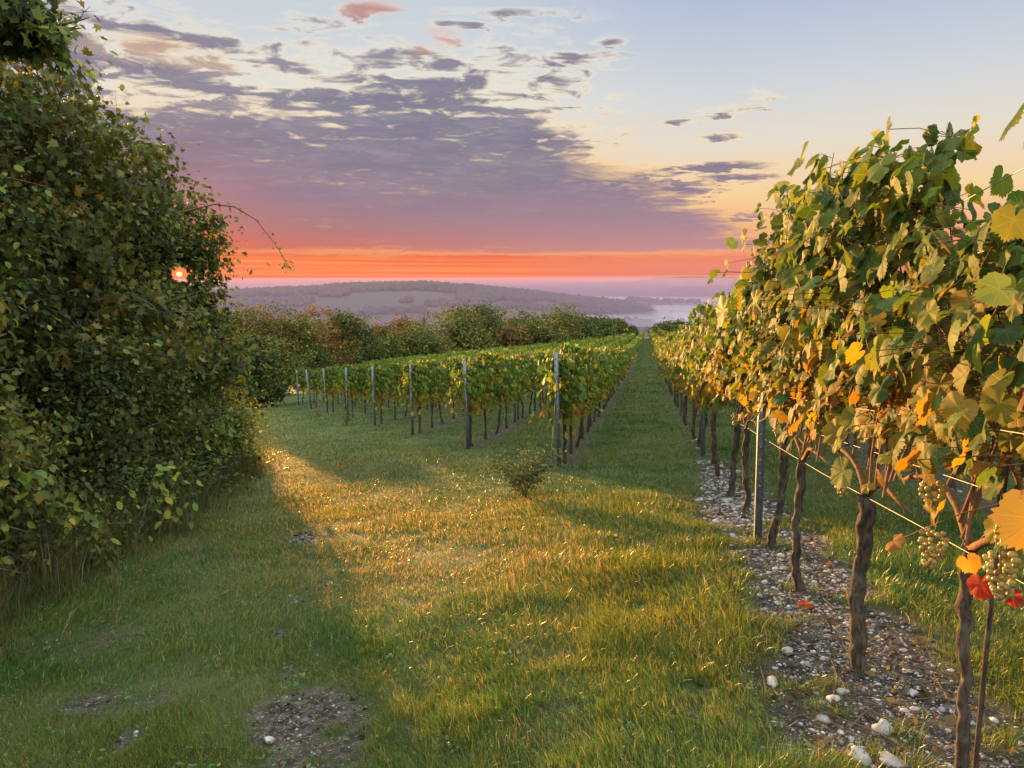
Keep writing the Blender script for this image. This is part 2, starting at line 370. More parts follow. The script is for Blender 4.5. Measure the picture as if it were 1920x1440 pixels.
def ground_z(r, s, bumps=True):
    r = np.asarray(r, float); s = np.asarray(s, float)
    z = np.interp(s, _s, _p) + .08 * np.clip(r, -34, 14)
    d = np.hypot(r, s)
    z = z + np.interp(d, [0, 225, 240, 300, 400, 900, 1500, 3000, 9000], [0, 0, -1.2, -9, -23, -62, -73, -71, -71])
    X, Y = w2c(r, s); az = np.degrees(np.arctan2(X, np.maximum(Y, 1)))
    rise = np.interp(az, [-40, -20, -13, 0, 8, 14, 30], [84, 84, 84, 88, 108, 128, 134])
    z = z + rise * sst(d, 3300, 5600) * sst(Y, 200, 1500)
    rz = np.interp(X * 2200 / np.maximum(Y, 500), _rx, _rz, left=-100, right=-100)
    bumpY = sst(Y, 1500, 2150) * (1 - sst(Y, 2450, 3000))
    z = np.where((Y > 1400) & (Y < 3100), np.maximum(z, -86 + (rz + 86) * bumpY), z)
    for u0, Yc, wx, wy, h in ((1335, 3750, 400, 230, 60), (1235, 2750, 330, 150, 34), (1130, 4550, 1000, 260, 66), (1440, 4700, 800, 300, 24), (480, 3900, 900, 300, 62)):
        z = z + h * np.exp(-np.abs((X - (u0 - 960) / 1400 * Yc) / wx) ** 3 - ((Y - Yc) / wy) ** 2) * (Y > 500)
    if bumps:
        k = 1 - sst(d, 60, 200)
        z = z + k * (.03 * (fbm(r * .5, s * .5, 3, 3) - .5) + .014 * (fbm(r * 4.5, s * 4.5, 9, 3) - .5))
        z = z + (1 - k) * .0 + sst(d, 900, 2500) * 5 * (fbm(r / 180, s / 180, 4, 3) - .5)
    return z
def gz(r, s): return float(ground_z(np.array([r]), np.array([s]))[0])

ROWR, ROWSP = .93, 2.18                                     # lateral position of the golden row; row spacing
PATCH = [(-1.31, 2.62, .5, .28, 1.), (-1.6, 2.1, .3, .2, .8), (-2.38, 4.6, .55, .16, .55), (-1.36, 4.3, .28, .13, .6), (-2.45, 2.8, .3, .16, .62), (-2.0, 2.45, .26, .12, .55),
         (-3.05, 6.2, .8, .18, .6), (-2.6, 5.4, .6, .14, .5), (-2.0, 3.7, .3, .12, .5), (-.7, 5.0, .25, .12, .5), (-1.65, 3.15, .3, .12, .5)]
def row_end(k): return 10.9 + 3.2 * k                       # near end of the k-th green row
def bare(r, s):
    r = np.asarray(r, float); s = np.asarray(s, float)
    n = fbm(r * 2.3, s * 2.3, 21, 4); n2 = fbm(r * 7, s * 7, 33, 3)
    b = np.zeros_like(r)
    for (a, c, w1, w2, wt) in PATCH:
        dr, ds = r - a, s - c; u = dr * -.559 + ds * .829; v = dr * .829 + ds * .559
        b = np.maximum(b, np.exp(-(u / w1) ** 2 - (v / w2) ** 2) * wt * (1.9 * fbm(r * 5 + 3, s * 5, 35, 4)))
    b = .95 * sst(b, .3, .72)
    strip = np.exp(-((r - ROWR - .02 + .3 * (n - .5)) / (.46 - .18 * sst(s, 5, 12))) ** 4) * (.35 + 1.25 * n) * (.35 + .65 * sst(fbm(r * 3.3 + 5, s * 3.3, 44, 3), .36, .52)) * np.clip((s + 6) / 2, 0, 1) * (1 - .72 * sst(s, 6, 14))
    b = np.maximum(b, strip * 1.25)
    b = np.maximum(b, .75 * np.exp(-((r - ROWR - ROWSP) / .4) ** 4) * (.4 + n))
    for k in range(11):
        rk = ROWR - ROWSP * (k + 1)
        b = np.maximum(b, .8 * np.exp(-((r - rk) / .3) ** 2) * (.35 + n) * sst(s, row_end(k) - 1.2, row_end(k) + .6))
    b = np.maximum(b, .5 * sst(n, .62, .8) * (1 - sst(s, 3, 9)) * (r < .3))
    return np.clip(b, 0, 1)
def hedge_line(t): return -4.2 - .31 * t, 4 + .95 * t       # foot of the hedge, t in metres along it
def hedge_off(r, s):                                        # signed distance in front (+) of the hedge foot
    return (np.asarray(r) + 4.2) * .95 + (np.asarray(s) - 4) * .31
def build_ground():
    def axis(segs):
        a = [np.arange(x0, x1, st) for x0, x1, st in segs]; return np.concatenate(a + [[segs[-1][1]]])
    rs = axis([(-7000, -3000, 250), (-3000, -1000, 55), (-1000, -200, 40), (-200, -40, 8), (-40, -9, .8), (-9, 4.5, .07), (4.5, 14, .5), (14, 60, 3), (60, 200, 20), (200, 1500, 40), (1500, 7000, 200)])
    ss = axis([(-120, -20, 10), (-20, 0, 1), (0, 14, .075), (14, 34, .22), (34, 100, 1.2), (100, 260, 4), (260, 1000, 26), (1000, 3200, 40), (3200, 7600, 150)])
    A, B = np.meshgrid(rs, ss); r, s = A.ravel(), B.ravel(); z = ground_z(r, s)
    b = np.where((np.abs(r) < 45) & (s < 230), bare(r, s), 0)
    z = z - .018 * b * (np.hypot(r, s) < 60)
    far = sst(np.hypot(r, s), 235, 480)
    nr, ns = len(rs), len(ss); i = np.arange(ns - 1)[:, None] * nr; j = np.arange(nr - 1)[None]
    Q = np.stack([i + j, i + j + 1, i + nr + j + 1, i + nr + j], -1).reshape(-1, 4)
    tag(obj('ground', mesh_np('ground', np.stack([r, s, z], 1), [Q], M['ground'], None, True, None, None, {'bare': b, 'far': far})), kind='structure')
build_ground()

# ------------------------------------------------------------------ leaves
def frames(rng, n, N, T, jitter=.4):                        # orthonormal frames: columns x, y(tip), z(normal)
    N = N + rng.normal(0, jitter, (n, 3)); N /= np.linalg.norm(N, axis=1)[:, None] + 1e-9
    T = T + rng.normal(0, jitter, (n, 3)); T -= N * np.sum(T * N, 1)[:, None]; T /= np.linalg.norm(T, axis=1)[:, None] + 1e-9
    return np.stack([np.cross(T, N), T, N], -1)
def put_leaves(rng, tpl, P, F, size, cup=.25, fold=.15, wav=.1):
    V0, faces = tpl; n, k = len(P), len(V0)
    x, y = V0[:, 0], V0[:, 1]
    a = rng.normal(-cup, cup * .6, (n, 1)); b = rng.normal(fold, fold * .6, (n, 1)); c = rng.normal(0, wav, (n, 1)); ph = rng.uniform(0, 6.28, (n, 1))
    z = a * (x * x + (y - .3) ** 2)[None] + b * np.sqrt(x * x + .012)[None] + c * np.sin(5 * np.arctan2(x, y - .01)[None] + ph) * np.hypot(x, y)[None] + V0[:, 2][None]
    Lc = np.stack([np.broadcast_to(x, (n, k)), np.broadcast_to(y, (n, k)), z], -1) * np.asarray(size).reshape(-1, 1, 1)
    V = P[:, None] + np.einsum('nij,nkj->nki', F, Lc)
    off = (np.arange(n) * k)[:, None, None]
    return V.reshape(-1, 3), [(f[None] + off).reshape(-1, f.shape[1]) for f in faces]
def small_leaf():
    V = np.array([[0, 0, 0], [.27, .28, 0], [.27, .66, 0], [0, 1, 0], [-.27, .66, 0], [-.27, .28, 0]], float)
    return V, [np.array([[0, 1, 2, 3], [0, 3, 4, 5]])]
def tri_leaf():
    V = np.array([[0, -.1, 0], [.45, .3, 0], [.25, .85, 0], [-.25, .85, 0], [-.45, .3, 0]], float)
    return V, [np.array([[0, 1, 2], [0, 2, 3], [0, 3, 4]])]
def lobed(pts, centre=(0, 0), ring=0):
    half = [(math.sin(R(a)) * q, math.cos(R(a)) * q) for a, q in pts]
    out = half + [(-x, y) for x, y in half[::-1] if x > 1e-4]
    k = len(out)
    if ring:
        inn = [(x * ring, y * ring) for x, y in out]
        V = np.array([[*centre, 0]] + [[x, y, 0] for x, y in inn + out], float)
        return V, [np.array([[0, 1 + i, 1 + (i + 1) % k] for i in range(k)]), np.array([[1 + i, 1 + k + i, 1 + k + (i + 1) % k, 1 + (i + 1) % k] for i in range(k)])]
    V = np.array([[*centre, 0]] + [[x, y, 0] for x, y in out], float)
    return V, [np.array([[0, 1 + i, 1 + (i + 1) % k] for i in range(k)])]
GRAPE_HI = lobed([(0, 1.04), (5, .88), (9, .97), (14, .82), (19, .90), (25, .75), (30, .89), (36, .83), (42, 1.0), (48, .85), (54, .94), (61, .77), (69, .83), (77, .79), (84, .87), (92, .83),
                  (101, .85), (110, .75), (120, .77), (132, .69), (145, .68), (157, .56), (167, .44), (174, .14)], (0, 0), .52)
GRAPE_MID = lobed([(0, 1.0), (22, .82), (44, .96), (68, .78), (92, .86), (125, .72), (158, .6), (176, .14)])
GRAPE_LOW = lobed([(0, .95), (60, .75), (120, .65)])
MAPLE = lobed([(0, 1.0), (14, .6), (22, .45), (40, .85), (52, .5), (75, .45), (95, .6), (120, .35), (165, .3)], (0, 0))

# ------------------------------------------------------------------ grape vines
def pick(rng, n, pal):                                      # palette: list of (weight, rgb)
    w = np.array([p[0] for p in pal], float); c = np.array([p[1] for p in pal], float)
    i = rng.choice(len(pal), n, p=w / w.sum()); return c[i] * rng.uniform(.75, 1.25, (n, 1)) * rng.uniform(.92, 1.08, (n, 3))
PAL_GOLD = [(40, (.050, .098, .022)), (32, (.095, .135, .022)), (22, (.15, .142, .02)), (7, (.21, .155, .02)), (.7, (.24, .085, .018)), (.6, (.10, .03, .02))]
PAL_GREEN = [(50, (.070, .13, .024)), (30, (.12, .18, .028)), (18, (.20, .22, .032)), (4, (.30, .22, .03)), (1.5, (.14, .05, .02))]
def vine_parts(seed, zb, zt, pal, nleaf, tpl, mat, size, detail, half=.62, spread=.2, head=.8):
    rng = rng_(seed); tr = MB()
    m = 26 if detail else 7; t = np.linspace(0, 1, m)
    wob = np.cumsum(rng.normal(0, .0065 if detail else .014, (m, 2)), 0); wob -= wob[0]
    lean = rng.normal(0, .05, 2)
    P = np.stack([wob[:, 0] + lean[0] * t, wob[:, 1] + lean[1] * t, -.06 + t * (head + .06)], 1)
    rad = np.interp(t, [0, .1, .5, .85, 1], [.05, .038, .031, .036, .034]) * (.5 if seed == 101 else rng.uniform(.66, .9)) * (1 + (.05 if detail else .1) * rng.normal(0, 1, m))
    tr.tube(P, rad, 16 if detail else 6, True, .2 if detail else .16, rng); H = P[-1]
    canes = MB(); arms = []
    for sg in (-1, 1):
        L = half * rng.uniform(.75, .95); u = np.linspace(0, 1, 8)
        A = np.stack([H[0] + .04 * np.sin(u * 5 + seed) * u, H[1] + sg * L * u, H[2] + .10 * np.sin(u * np.pi * .9) + .05 * u], 1)
        canes.tube(A, np.linspace(.014, .007, 8), 6 if detail else 4); arms.append(A)
    # shoots climbing from the arms
    ns = 11 if detail else 7; pts = []; tang = []
    for i in range(ns):
        A = arms[i % 2]; q = rng.uniform(.02, 1); b = np.array([np.interp(q, np.linspace(0, 1, 8), A[:, c]) for c in range(3)])
        topz = zt * rng.uniform(.86, 1.04) + (rng.uniform(.05, .22) if rng.random() < (.15 if zt > 2 else .10) else 0)
        mm = 14; u = np.linspace(0, 1, mm); sw = rng.normal(0, 1, 4)
        S = np.stack([b[0] + .14 * sw[0] * u * (1 - .4 * u) + .05 * np.sin(6 * u + sw[2]), b[1] + .16 * sw[1] * u + .04 * np.sin(5 * u + sw[3]), b[2] + (topz - b[2]) * u - .05 * u ** 4], 1)
        canes.tube(S, np.linspace(.0065, .002, mm), 5 if detail else 3, False); pts.append(S); tang.append(np.gradient(S, axis=0))
    S = np.concatenate(pts)
    # leaves: most hang off the shoots, the rest fill the wall between them
    k = nleaf
    u = rng.uniform(0, 1, k) ** .9; si = rng.integers(0, ns, k)
    z = zb + (zt - zb) * u
    base = np.empty((k, 3))
    for i in range(ns):
        q = si == i; Sp = pts[i]
        for c in range(3): base[q, c] = np.interp(z[q], Sp[:, 2], Sp[:, c])
        over = z > Sp[-1, 2]; base[q & over, 2] = Sp[-1, 2]
        base[q & ~over, 2] = z[q & ~over]
    sparse = z < zb + .25
    side = np.where(rng.random(k) < .5, -1., 1.)
    off = np.stack([side * np.abs(rng.normal(.10, spread * .62, k)), rng.normal(0, .13, k), rng.normal(.0, .06, k)], 1)
    fill = (rng.random(k) < .45) & (z < zt - .12)
    hi = (z > zt - .25) & ~fill; off[hi] *= .45
    base[fill, 1] = rng.uniform(-half, half, fill.sum()); base[fill, 0] *= .5
    P = base + off; P[:, 2] = np.clip(P[:, 2], zb - .08, None)
    keep = ~(sparse & (rng.random(k) < .35)); P, side, base = P[keep], side[keep], base[keep]; n = len(P)
    N = np.stack([side * 1.0, np.zeros(n), np.full(n, .35)], 1); T = np.stack([side * .35, rng.normal(0, .5, n), np.full(n, -.75)], 1)
    top = P[:, 2] > zt - .2; T[top] = np.stack([side[top] * .8, rng.normal(0, .6, top.sum()), np.full(top.sum(), .1)], 1)
    F = frames(rng, n, N, T, .42); sz = size * rng.uniform(.55, 1.15, n)
    V, fc = put_leaves(rng, tpl, P, F, sz, .20, .17, .08); c = pick(rng, n, pal)
    grn = rng.random(n) < .75 * sst(P[:, 2], zb + .45 * (zt - zb), zt - .1); c[grn] = pick(rng, int(grn.sum()), [(60, (.05, .09, .022)), (40, (.085, .125, .024)), (12, (.13, .15, .025))])
    yel = rng.random(n) < np.clip((zb + .45 - P[:, 2]) / .6, 0, .6); c[yel] = pick(rng, int(yel.sum()), [(6, (.24, .18, .025)), (1, (.28, .12, .02))])
    kk = len(tpl[0]); cols = np.repeat(c, kk, 0)
    uv = np.tile(tpl[0][:, :2], (n, 1)) if detail else None
    lm = mesh_np('vine_leaves', V, fc, M[mat], cols, detail, uv)
    if detail:                                              # petioles
        for i in range(0, n):
            if not fill[keep][i]: canes.tube(np.array([base[i], P[i] * .5 + base[i] * .5 + [0, 0, .015], P[i]]), .0016, 3, False)
    return tr.mesh('vine_trunk', M['vine_bark']), canes.mesh('vine_canes', M['cane']), lm, H

def ico(sub=1):
    t = (1 + 5 ** .5) / 2
    V = [(-1, t, 0), (1, t, 0), (-1, -t, 0), (1, -t, 0), (0, -1, t), (0, 1, t), (0, -1, -t), (0, 1, -t), (t, 0, -1), (t, 0, 1), (-t, 0, -1), (-t, 0, 1)]
    F = [(0, 11, 5), (0, 5, 1), (0, 1, 7), (0, 7, 10), (0, 10, 11), (1, 5, 9), (5, 11, 4), (11, 10, 2), (10, 7, 6), (7, 1, 8), (3, 9, 4), (3, 4, 2), (3, 2, 6), (3, 6, 8), (3, 8, 9), (4, 9, 5), (2, 4, 11), (6, 2, 10), (8, 6, 7), (9, 8, 1)]
    V = [np.array(v) / np.linalg.norm(v) for v in V]
    for _ in range(sub):
        mid = {}; NF = []
        def mp(a, b):
            k = (min(a, b), max(a, b))
            if k not in mid:
                q = V[a] + V[b]; V.append(q / np.linalg.norm(q)); mid[k] = len(V) - 1
            return mid[k]
        for a, b, c in F:
            x, y, z = mp(a, b), mp(b, c), mp(c, a); NF += [(a, x, z), (b, y, x), (c, z, y), (x, y, z)]
        F = NF
    return np.array(V), np.array(F)
ICO0, ICO1, ICO2, ICO3 = ico(0), ico(1), ico(2), ico(4)
def bunch_mesh(seed, L=.15, n=54):
    rng = rng_(seed); V, F, C = [], [], []; v0, f0 = ICO2
    for i in range(n):
        t = (i + .5) / n; w = .042 * (1 - t) ** .6 * (1 - .5 * math.exp(-t * 14)) + .006; a = i * 2.4 + rng.normal(0, .5)
        q = w * rng.uniform(.75, 1.05); c = np.array([math.cos(a) * q, math.sin(a) * q, -L * t - .012]); r = rng.uniform(.0065, .0108)
        V.append(v0 * r + c); F.append(f0 + len(v0) * i)
        col = np.array([.33, .235, .05]) * rng.uniform(.55, 1.25) * np.array([1, rng.uniform(.9, 1.08), rng.uniform(.7, 1.4)])
        C.append(np.tile(col, (len(v0), 1)))
    mb = MB().tube([(0, 0, .05), (.004, 0, .0), (0, 0, -L * .8)], .0022, 5); k = n * len(v0)
    tv = np.vstack(mb.V); V.append(tv); C.append(np.tile([.12, .10, .03], (len(tv), 1)))
    return mesh_np('grape_bunch', np.vstack(V), [np.vstack(F), *[np.vstack(mb.F[q]) + k for q in (3, 4) if mb.F[q]]], M['grape'], np.vstack(C), True)
BUNCH = [bunch_mesh(s, L) for s, L in ((1, .115), (2, .10), (3, .13))]

ORD = 'first second third fourth fifth sixth seventh eighth ninth tenth eleventh twelfth thirteenth fourteenth fifteenth sixteenth seventeenth eighteenth nineteenth'.split()
TENS = {2: 'twent', 3: 'thirt', 4: 'fort', 5: 'fift', 6: 'sixt'}
def ordn(i):                                                # 0 -> first
    i += 1
    if i < 20: return ORD[i - 1]
    t, u = divmod(i, 10); return TENS[t] + 'ieth' if u == 0 else TENS[t] + 'y-' + ORD[u - 1]

# every place where a vine grows: (row id, index in the row, r, s)
ROWS = [('gold', ROWR, .95, 214), ('behind', ROWR + ROWSP, 2.2, 205), ('outer', ROWR + 2 * ROWSP, 5.0, 40)]
TREE_S = lambda r: float(np.interp(-r, [9, 16, 27, 31], [205, 140, 102, 68]))
for k in range(12): ROWS.append((k, ROWR - ROWSP * (k + 1), row_end(k) + .45 + (0, 6, 12, 16, 20)[max(0, k - 7)], min(212, TREE_S(ROWR - ROWSP * (k + 1)) - 3)))
rngv = rng_(5); SPOTS = []
for rid, rr, s0, s1 in ROWS:
    n = max(2, int((s1 - s0) / 1.2))
    for i in range(n):
        s = s0 + 1.2 * i + (0 if i == 0 else rngv.uniform(-.08, .08)); SPOTS.append((rid, i, rr + rngv.normal(0, .02), s))
def weight(sp):
    rid, i, r, s = sp; X, Y = w2c(r, s); d = math.hypot(r, s)
    if rid in ('behind', 'outer'): d *= 1.6 if s < 14 else 5
    return d
SPOTS.sort(key=weight); SOLO, MASS = SPOTS[:298], SPOTS[298:]
HI = {}; 
def proto(kind, v):
    key = (kind, v)
    if key not in HI:
        if kind == 'near': HI[key] = vine_parts(100 + v, 1.0 if v < 2 else 1.05, (1.84, 1.76, 2.22, 2.33, 2.22)[v] if v < 5 else 2.12, PAL_GOLD, (620, 760, 1000)[v] if v < 3 else 1100, GRAPE_HI, 'vine_leaf', .054 if v < 2 else .068, True)
        elif kind == 'gold': HI[key] = vine_parts(200 + v, .80, 2.10, PAL_GOLD, 950, GRAPE_MID, 'vine_leaf_far', .07, False)
        elif kind == 'gold_far': HI[key] = vine_parts(300 + v, .74, 2.02, PAL_GOLD, 420, GRAPE_LOW, 'vine_leaf_far', .10, False)
        elif kind == 'green': HI[key] = vine_parts(400 + v, .66, 1.76, PAL_GREEN, 760, GRAPE_MID, 'vine_leaf_far', .07, False, .62, .2, .72)
        else: HI[key] = vine_parts(500 + v, .66, 1.74, PAL_GREEN, 300, GRAPE_LOW, 'vine_leaf_far', .12, False, .62, .2, .72)
    return HI[key]
GROW = {'gold': 'golden row beside the grass lane', 'behind': 'row half hidden behind the golden row', 'outer': 'dim row seen beneath the golden row'}
def rowname(rid): return GROW[rid] if isinstance(rid, str) else ORD[rid] + ' green row across the lane'
NEAR_LBL = ['grapevine whose large backlit leaves spill over the picture edge, its trunk out of view', 'grapevine with hanging pale grape bunches and a scarlet leaf on its forked trunk',
            'golden grapevine with a single grape bunch on its thick rough trunk', 'golden grapevine with a bowed trunk just nearer than the notched steel post', 'golden grapevine right beside the notched steel post']
def place_vines():
    rng = rng_(77)
    for rid, i, r, s in SOLO:
        d = math.hypot(r, s)
        if rid == 'gold': kind, v = ('near', i) if s < 9.5 else (('gold', i % 7) if s < 30 else ('gold_far', i % 5))
        elif isinstance(rid, str): kind, v = ('gold', i % 7) if s < 12 else ('gold_far', i % 5)
        else: kind, v = ('green', i % 7) if d < 32 else ('green_far', i % 5)
        tm, cm, lm, H = proto(kind, v)
        o = empty('grapevine', (r, s, gz(r, s)), 0 if kind == 'near' else rng.choice([0, math.pi]) + rng.normal(0, .06))
        o.scale = (1, 1, rng.uniform(.95, 1.05) if kind != 'near' else 1)
        obj('trunk', tm, o); obj('leaves', lm, o); cn = obj('canes', cm, o)
        if rid == 'gold' and i < 5: tag(o, NEAR_LBL[i], 'grapevine', 'grapevines of the golden row')
        elif i < 14: tag(o, f'grapevine standing {ordn(i)} from the near end of the {rowname(rid)}', 'grapevine', 'grapevines of the ' + rowname(rid))
        else: tag(o, f'small distant grapevine far along the {rowname(rid)}', 'grapevine', 'far grapevines of the ' + rowname(rid))
        if kind == 'near' and i in (1, 2, 3, 5, 0):
            spots = {1: [(-.09, .13, .99), (-.09, .07, .86), (-.02, -.22, .98), (.10, .10, .80), (-.08, -.30, .93)], 2: [(-.12, .02, .90), (-.1, .22, 1.05)], 0: [(-.12, .30, .95), (-.1, .42, 1.05)], 3: [(-.12, .15, 1.0)], 5: [(-.12, -.1, .95)]}[i]
            for j, p in enumerate(spots):
                b = obj('grape_bunch', BUNCH[(i + j) % 3], o, p); b.scale = (.86,) * 3; b.rotation_euler = (rng.normal(0, .12), rng.normal(0, .12), rng.uniform(0, 6))
        if kind == 'near' and i == 1:
            q = rng_(3); P = np.array([[-.06, -.08, .82], [-.04, -.11, .77], [.02, -.15, .76]]); F = frames(q, 3, np.array([[-1., -.6, .2]] * 3), np.array([[0., -.2, -1.]] * 3), .2)
            V, fc = put_leaves(q, GRAPE_HI, P, F, np.array([.036, .046, .036])); c = np.array([[.50, .27, .03], [.52, .035, .015], [.36, .03, .02]])
            tag(obj('red_leaf', mesh_np('red_leaf', V, fc, M['vine_leaf'], np.repeat(c, len(GRAPE_HI[0]), 0), True, np.tile(GRAPE_HI[0][:, :2], (3, 1))), o), 'scarlet and yellow autumn leaf')
    # the rest of the vineyard, past three hundred vines: one mass
    V, C, F, n0 = [], [], [], 0; T = MB(); q = rng_(9)
    for rid, i, r, s in MASS:
        dd = math.hypot(r, s); n = 110 if dd < 70 else 62; lsz = .17 if dd < 70 else .26; zt = 2.2 if isinstance(rid, str) else 1.74; pal = PAL_GOLD if isinstance(rid, str) else PAL_GREEN; z0 = gz(r, s)
        side = np.where(q.random(n) < .5, -1., 1.)
        P = np.stack([r + side * np.abs(q.normal(.12, .12, n)), s + q.uniform(-.62, .62, n), z0 + .68 + (zt - .68 + q.normal(0, .05)) * q.random(n) ** .8], 1)
        fr = frames(q, n, np.stack([side, 0 * side, .4 + 0 * side], 1), np.stack([side * .3, 0 * side, -1 + 0 * side], 1), .5)
        v, fc = put_leaves(q, GRAPE_LOW, P, fr, lsz * q.uniform(.6, 1.15, n)); V.append(v); F.append(fc[0] + n0); n0 += len(v); C.append(np.repeat(pick(q, n, pal), len(GRAPE_LOW[0]), 0))
    v, f = np.vstack(V), np.vstack(F)
    tag(obj('distant_vines', mesh_np('distant_vines', v, [f], M['vine_leaf_far'], np.vstack(C))), 'mass of far grapevines where the rows merge below the trees', 'vineyard', None, 'stuff')
place_vines()

# ------------------------------------------------------------------ posts and wires
def post_mesh(h, w=.055, dpt=.042):
    mb = MB(); th = .004                                    # C section, open side towards +x, with lugs along both flanges
    mb.box((-dpt / 2, 0, h / 2 - .15), (th, w, h + .3))
    for sy in (-1, 1):
        mb.box((0, sy * (w / 2 - th / 2), h / 2 - .15), (dpt - th, th, h + .296)); mb.box((dpt / 2 - .002, sy * (w / 2 - .01), h / 2 - .15), (th, .012, h + .292))
        for z in np.arange(.45, h - .02, .1): mb.box((-.004, sy * (w / 2 + .004), z), (.016, .008, .022)); 
    return mb.mesh('vineyard_post', M['steel'], False)
PM_TALL, PM_END, PM_MID = post_mesh(2.15, .07, .05), post_mesh(1.74, .064, .05), post_mesh(1.72, .05, .04)
def posts():
    r, s = ROWR - .05, 5.83
    o = obj('vineyard_post', PM_TALL, None, (r, s, gz(r, s))); o.rotation_euler = (0, R(-.6), 0)
    tag(o, 'tall notched galvanised steel post standing among the golden vines', 'post', 'steel posts of the vineyard')
    for j, s in enumerate(np.arange(11.6, 60, 5.8)):
        o = obj('vineyard_post', PM_TALL, None, (r, s, gz(r, s)))
        tag(o, f'{ordn(j + 1)} grey steel post down the golden row beside the lane', 'post', 'steel posts of the vineyard')
    for j, s in enumerate(np.arange(6.4, 24, 5.8)):
        rr = ROWR + ROWSP; o = obj('vineyard_post', PM_MID, None, (rr, s, gz(rr, s))); tag(o, f'{ordn(j)} steel post in the row half hidden behind the golden row', 'post', 'steel posts of the vineyard')
    for k in range(8):
        rk = ROWR - ROWSP * (k + 1); s0 = row_end(k)
        o = obj('vineyard_post', PM_END, None, (rk, s0, gz(rk, s0))); o.rotation_euler = (R([5.0, 2.5, 1, 2, 3, 3, 7, 1][k]), R([-1.5, -1.5, -.5, -.5, .5, -2.5, -3, -1][k]), 0)
        tag(o, f'leaning grey steel end post of the {ORD[k]} green row across the lane', 'post', 'steel end posts of the green rows')
        for j in range(1, 6 if k < 3 else 3):
            s = s0 + 5.8 * j; o = obj('vineyard_post', PM_MID, None, (rk, s, gz(rk, s)))
            tag(o, f'{ordn(j - 1)} steel post behind the end post of the {ORD[k]} green row', 'post', 'steel posts inside the green rows')
posts()
def wire(rr, s0, s1, h, lab, dx=0., rad=.0016, group='trellis wires'):
    s = np.arange(s0, s1, 1.5); z = ground_z(np.full_like(s, rr), s, False) + h + .01 * np.sin(s * 1.1)
    o = obj('trellis_wire', MB().tube(np.stack([np.full_like(s, rr + dx), s, z], 1), rad, 4, False).mesh('trellis_wire', M['wire']))
    tag(o, lab, 'wire', group)
for h, dx, nm in ((.80, -.02, 'lowest'), (1.0, -.03, 'second lowest'), (1.17, -.07, 'third lowest'), (1.62, -.1, 'fourth lowest'), (1.80, -.06, 'topmost'), (1.70, .07, 'second from top')):
    wire(ROWR, -.5, 60, h, nm + ' trellis wire strung along the golden row', dx)
for k in range(5):
    for h, nm in ((.72, 'lowest'), (1.15, 'middle'), (1.68, 'top')): wire(ROWR - ROWSP * (k + 1), row_end(k), 50 if k < 3 else 40, h, f'{nm} trellis wire of the {ORD[k]} green row', .03, .002)
for h, nm in ((.8, 'low'), (1.3, 'high')): wire(ROWR + ROWSP, .5, 30, h, nm + ' trellis wire behind the golden row', 0)
def stay():
    rk, s0 = ROWR - ROWSP, row_end(0); a = np.array([rk - .02, s0 - .14, gz(rk, s0) + 1.6]); b = np.array([rk - .06, s0 - .62, gz(rk, s0 - .62) - .02])
    tag(obj('anchor_wire', MB().tube(np.array([a, (a + b) / 2, b]), .003, 4, False).mesh('anchor_wire', M['wire'])), 'slanting anchor wire below the first green row end post', 'wire')
stay()

def stakes():
    for r, s, h, lab, lean in ((ROWR - .035, 2.06, 1.25, 'thin dark stake bound to the forked vine trunk', .02), (ROWR + .05, 3.42, 1.5, 'thin dark stake behind the thick rough vine trunk', -.02)):
        z = gz(r, s); P = np.array([[0, 0, -.1], [lean * .4, .005, h * .5], [lean, 0, h]])
        o = obj('vine_stake', MB().tube(P, [.007, .0065, .006], 7).mesh('vine_stake', M['vine_bark']), None, (r, s, z)); tag(o, lab, 'stake', 'vine stakes')
stakes()

# ------------------------------------------------------------------ hedge shrubs, trees
def crown(rng, blobs, n, size, tpl, pal, clump=.16, ncl=None, up=.5, mat='hedge_leaf', name='crown', sun_gap=None, zmin=None, cut=None, shell=.85):
    B = np.array(blobs, float); w = (B[:, 3] * B[:, 4] + B[:, 3] * B[:, 5] + B[:, 4] * B[:, 5]); w /= w.sum()
    ncl = ncl or max(20, n // 52); bi = rng.choice(len(B), ncl, p=w); D = rng.normal(0, 1, (ncl, 3)); D /= np.linalg.norm(D, axis=1)[:, None]
    q = np.clip(1 - np.abs(rng.normal(0, 1 - shell, ncl)) * 1.4, .15, 1.08); q = np.where(rng.random(ncl) < .14, rng.uniform(1.05, 1.32, ncl), q); Cc = B[bi, :3] + D * B[bi, 3:6] * q[:, None]
    ccol = pick(rng, ncl, pal); csz = rng.uniform(.45, 1.5, ncl)
    ci = rng.choice(ncl, n, p=csz / csz.sum()); P = Cc[ci] + rng.normal(0, 1, (n, 3)) * clump * csz[ci][:, None] * np.array([1, 1, .7])
    out = D[ci] + np.array([0, 0, up]); T = D[ci] * .6 + np.array([0, 0, -.5])
    ok = np.ones(n, bool)
    if zmin is not None: ok &= P[:, 2] > zmin
    if cut is not None: ok &= cut(P)
    P, out, T, ci = P[ok], out[ok], T[ok], ci[ok]; n = len(P)
    F = frames(rng, n, out, T, .75); V, fc = put_leaves(rng, tpl, P, F, size * rng.uniform(.55, 1.25, n), .15, .25, .03)
    c = ccol[ci] * rng.uniform(.6, 1.35, (n, 1)); mixin = rng.random(n) < .2; c[mixin] = pick(rng, int(mixin.sum()), pal)
    return mesh_np(name, V, fc, M[mat], np.repeat(c, len(tpl[0]), 0)), Cc
